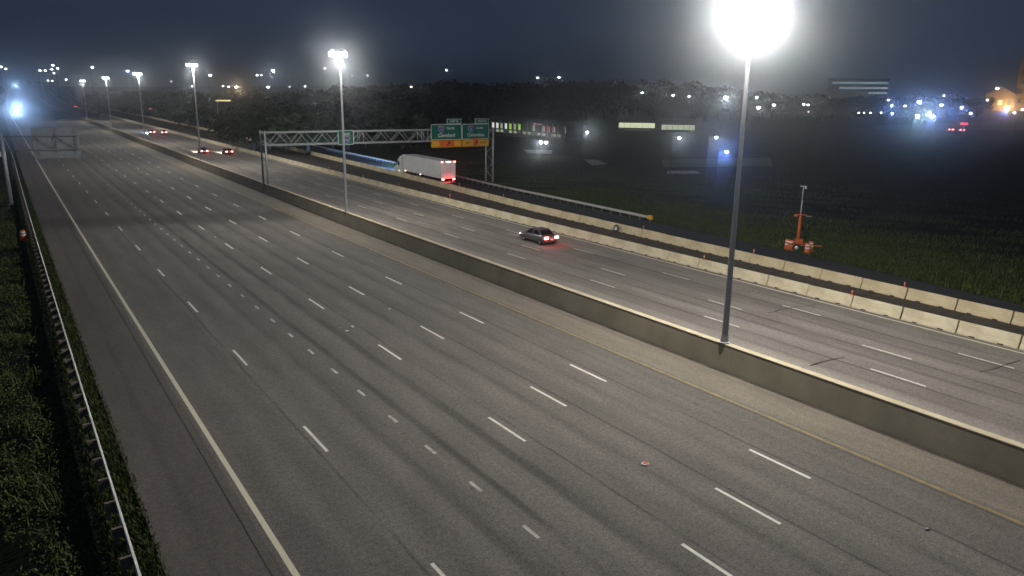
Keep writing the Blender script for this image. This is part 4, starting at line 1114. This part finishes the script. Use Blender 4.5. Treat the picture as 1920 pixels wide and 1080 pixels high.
# ================================================================== TREES
def crown_mesh(seed, n, mt, leaf=.55):
    r = np.random.default_rng(seed); lobes = []
    for k in range(11):
        a = r.uniform(0, 2 * math.pi); q = r.uniform(0, .55)
        lobes.append((q * math.cos(a) * .62, q * math.sin(a) * .62, r.uniform(.30, .86), r.uniform(.16, .30)))
    L_ = np.array(lobes); idx = r.integers(0, len(L_), n)
    d = r.normal(size=(n, 3)); d /= np.linalg.norm(d, axis=1)[:, None]
    rad = r.uniform(.35, 1.0, n) ** .5
    c = L_[idx, :3] + d * (L_[idx, 3] * rad)[:, None] * np.array([1.15, 1.15, 1.0])
    c *= 10.0                                          # a ten-metre tree, scaled per copy
    a = r.normal(size=(n, 3)); a /= np.linalg.norm(a, axis=1)[:, None]
    b_ = np.cross(a, r.normal(size=(n, 3))); b_ /= np.linalg.norm(b_, axis=1)[:, None]
    s_ = r.uniform(.6, 1.3, n)[:, None] * leaf
    v = np.stack([c - a * s_, c + b_ * s_ * .55, c + a * s_, c - b_ * s_ * .55], 1).reshape(-1, 3)
    me = bpy.data.meshes.new('crown'); me.from_pydata(v.tolist(), [], np.arange(4 * n).reshape(-1, 4).tolist()); me.materials.append(mt); return me
def trunk_mesh(seed):
    r = random.Random(seed); b = MB(); b.tube((0, 0, -.3), (.1, 0, 4.2), .30, .20, 8); b.tube((.1, 0, 4.2), (.2, .15, 7.6), .20, .08, 7)
    for k in range(5):
        a = r.uniform(0, 6.28); z = r.uniform(2.8, 5.5); b.tube((.08, 0, z), (1.9 * math.cos(a), 1.9 * math.sin(a), z + r.uniform(1.2, 2.4)), .12, .04, 6)
    return b.mesh('trunk', M['bark'], True)
CR = [crown_mesh(i, 1500, M['leaf']) for i in range(5)]; TR = [trunk_mesh(i) for i in range(3)]
def tree(x, y, h, label, group, cm=None, wide=1.0):
    t = thing('tree', label, 'tree', (x, y, ground(x, y)), random.uniform(0, 6.28), group)
    s_ = h / 10.0
    t.scale = (s_ * wide, s_ * wide, s_)
    link('trunk', random.choice(TR), t); link('crown', cm or random.choice(CR), t)
GT = 'dark trees of the belt along the horizon'; LT = 'unlit dark leafy tree in the belt along the horizon'
def belt(u0, u1, step, D0, D1, tops):
    u = u0
    while u < u1:
        D = random.uniform(D0, D1); vt = tops(u) + random.gauss(0, 3.0)
        p = at(u, vt, D); z = ground(p.x, p.y); h = max(6, p.z - z)
        tree(p.x, p.y, h, LT, GT, None, random.uniform(.95, 1.3) * (1.0 if h > 12 else 1.25)); u += step * random.uniform(.7, 1.3)
top1 = interp([(150, 176), (300, 168), (420, 170), (500, 172), (640, 166), (720, 157), (820, 155), (960, 158), (1100, 155), (1250, 158), (1340, 166), (1450, 178), (1560, 180), (1700, 182), (1850, 182), (2000, 178)])
belt(180, 1845, 22, 470, 560, top1)
belt(330, 1000, 26, 340, 410, lambda u: top1(u) + 9)
belt(1000, 1835, 26, 425, 465, lambda u: top1(u) + 7)
belt(560, 880, 34, 240, 290, lambda u: top1(u) + 28)
belt(430, 760, 40, 190, 225, lambda u: 205)
belt(-60, 190, 17, 1480, 1600, lambda u: 157)
belt(-40, 0, 14, 700, 900, lambda u: 160)
LAMPLIT_CROWN = crown_mesh(31, 1100, M['leaflamplit'], .42)
p = hit(790, 262); tree(p.x, p.y, 8.5, 'small pale lamplit tree left of the exit signs', None, LAMPLIT_CROWN, 1.0)
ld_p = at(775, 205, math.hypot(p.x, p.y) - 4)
p = hit(700, 262); tree(p.x, p.y, 6.0, 'small pale lamplit bush behind the gantry truss', None, LAMPLIT_CROWN, 1.1)

# ================================================================== GRASS AND WEEDS
def blades(name, pts, hmin, hmax, wd, mt, lean=.45, parent=None, flop=0.0):
    """each blade: a bent two-segment leaf"""
    n = len(pts); pts = np.asarray(pts)
    a = RNG.uniform(0, 2 * np.pi, n); h = RNG.uniform(hmin, hmax, n); l_ = RNG.uniform(.1, lean, n) * h
    dx_, dy_ = np.cos(a), np.sin(a); px, py = -dy_, dx_
    w_ = wd * RNG.uniform(.6, 1.4, n)
    b0 = np.stack([pts[:, 0] - px * w_, pts[:, 1] - py * w_, pts[:, 2]], 1); b1 = np.stack([pts[:, 0] + px * w_, pts[:, 1] + py * w_, pts[:, 2]], 1)
    mx, my = pts[:, 0] + dx_ * l_ * .35, pts[:, 1] + dy_ * l_ * .35
    m0 = np.stack([mx - px * w_ * .9, my - py * w_ * .9, pts[:, 2] + h * .6], 1); m1 = np.stack([mx + px * w_ * .9, my + py * w_ * .9, pts[:, 2] + h * .6], 1)
    tp = np.stack([pts[:, 0] + dx_ * l_, pts[:, 1] + dy_ * l_, pts[:, 2] + h * (1 - flop)], 1)
    v = np.stack([b0, b1, m1, m0, tp], 1).reshape(-1, 3)
    k = np.arange(n)[:, None] * 5
    quads = (k + np.array([0, 1, 2, 3])).tolist(); tris = (k + np.array([3, 2, 4])).tolist()
    me = bpy.data.meshes.new(name); me.from_pydata(v.tolist(), [], quads + tris); me.materials.append(mt)
    return struct(link(name, me, parent), 'stuff')
def scatter(n, x0, x1, y0, y1, dens=None, clump=0.0):
    x = RNG.uniform(x0, x1, n * 2); y = RNG.uniform(0, 1, n * 2) ** 1.6 * (y1 - y0) + y0
    if clump:
        nz = np.sin(x * .9 + 1.3 * np.sin(y * .35)) * np.sin(y * .55 + 1.1 * np.sin(x * .7)) + .5 * np.sin(x * 2.3 + y * 1.7)
        keep = nz > RNG.uniform(-1.2, 1.2, n * 2) * (1 / clump) - .1
        x, y = x[keep], y[keep]
    x, y = x[:n], y[:n]
    return np.array([(a + drift(a, b), b, ground(a + drift(a, b), b) - .02) for a, b in zip(x, y)])
gl = bpy.data.objects['ground']
def leaves(name, pts, hmax, size, mt):
    n = len(pts); c = np.asarray(pts).copy()
    clump = .5 + .5 * np.sin(c[:, 0] * 1.7 + 2 * np.sin(c[:, 1] * .8)) * np.sin(c[:, 1] * 1.3 + np.sin(c[:, 0] * 2.1))
    edge = np.clip((1.0 - (c[:, 0] - np.array([drift(0, y) for y in c[:, 1]]))) / 2.2, .08, 1.0)
    c[:, 2] += RNG.uniform(0, 1, n) ** .6 * hmax * (.25 + .75 * clump) * edge
    c[:, :2] += RNG.normal(0, .05, (n, 2))
    a = RNG.normal(size=(n, 3)) * np.array([1, 1, .55]); a /= np.linalg.norm(a, axis=1)[:, None]
    b_ = np.cross(a, RNG.normal(size=(n, 3))); b_ /= np.linalg.norm(b_, axis=1)[:, None]
    s_ = (RNG.uniform(.5, 1.5, n) * size)[:, None]
    v = np.stack([c - a * s_, c + b_ * s_ * .42, c + a * s_, c - b_ * s_ * .42], 1).reshape(-1, 3)
    me = bpy.data.meshes.new(name); me.from_pydata(v.tolist(), [], np.arange(4 * n).reshape(-1, 4).tolist()); me.materials.append(mt)
    return struct(link(name, me), 'stuff')
leaves('weeds', scatter(110000, -9.0, 1.1, 17, 150, clump=1.4), 1.05, .06, M['weed'])
blades('weed_tufts', scatter(7000, -9.5, .4, 17, 110, clump=2.2), .3, .9, .02, M['weed'], .9, None, .15)
blades('verge_grass', scatter(34000, 1.25, 2.72, 17, 150), .08, .30, .018, M['grass'], .8)
def scatter2(n, far=95):
    out = []
    while len(out) < n:
        y = random.uniform(0, 1) ** 1.3 * (far - 12) + 12; x = ramp_out(y) + .25 + abs(random.gauss(0, 9))
        if x > 100: continue
        out.append((x + cc(y), y, ground(x, y) - .02))
    return np.array(out)
blades('field_grass', scatter2(60000), .10, .42, .022, M['grass'], .8)
tus = []
while len(tus) < 42000:
    y = random.uniform(20, 150); x = 66 + abs(random.gauss(0, 26))
    nz = math.sin(x * .31 + 1.7 * math.sin(y * .13)) * math.sin(y * .23 + 1.4 * math.sin(x * .17)) + .6 * math.sin(x * .9 + y * .6)
    if nz > random.uniform(-.5, 1.1): tus.append((x + cc(y), y, ground(75, y) - .05))
blades('field_tussocks', np.array(tus), .10, .45, .022, M['tussock'], .9)

# ================================================================== HAZE (added air volume, its scatter imitates lens bloom round the lamps)
hz = MB(); hz.box((700, 1120, 33.5), (4100, 2900, 77)); 
hm = bpy.data.materials.new('glare_haze_air'); hm.use_nodes = True; ht_ = hm.node_tree; ht_.nodes.clear()
pv = ht_.nodes.new('ShaderNodeVolumePrincipled'); pv.inputs['Color'].default_value = (.86, .93, 1.0, 1)
pv.inputs['Density'].default_value = .00095; pv.inputs['Anisotropy'].default_value = .97
mo = ht_.nodes.new('ShaderNodeOutputMaterial'); ht_.links.new(pv.outputs[0], mo.inputs['Volume'])
struct(hz.build('glare_haze', hm), 'stuff')
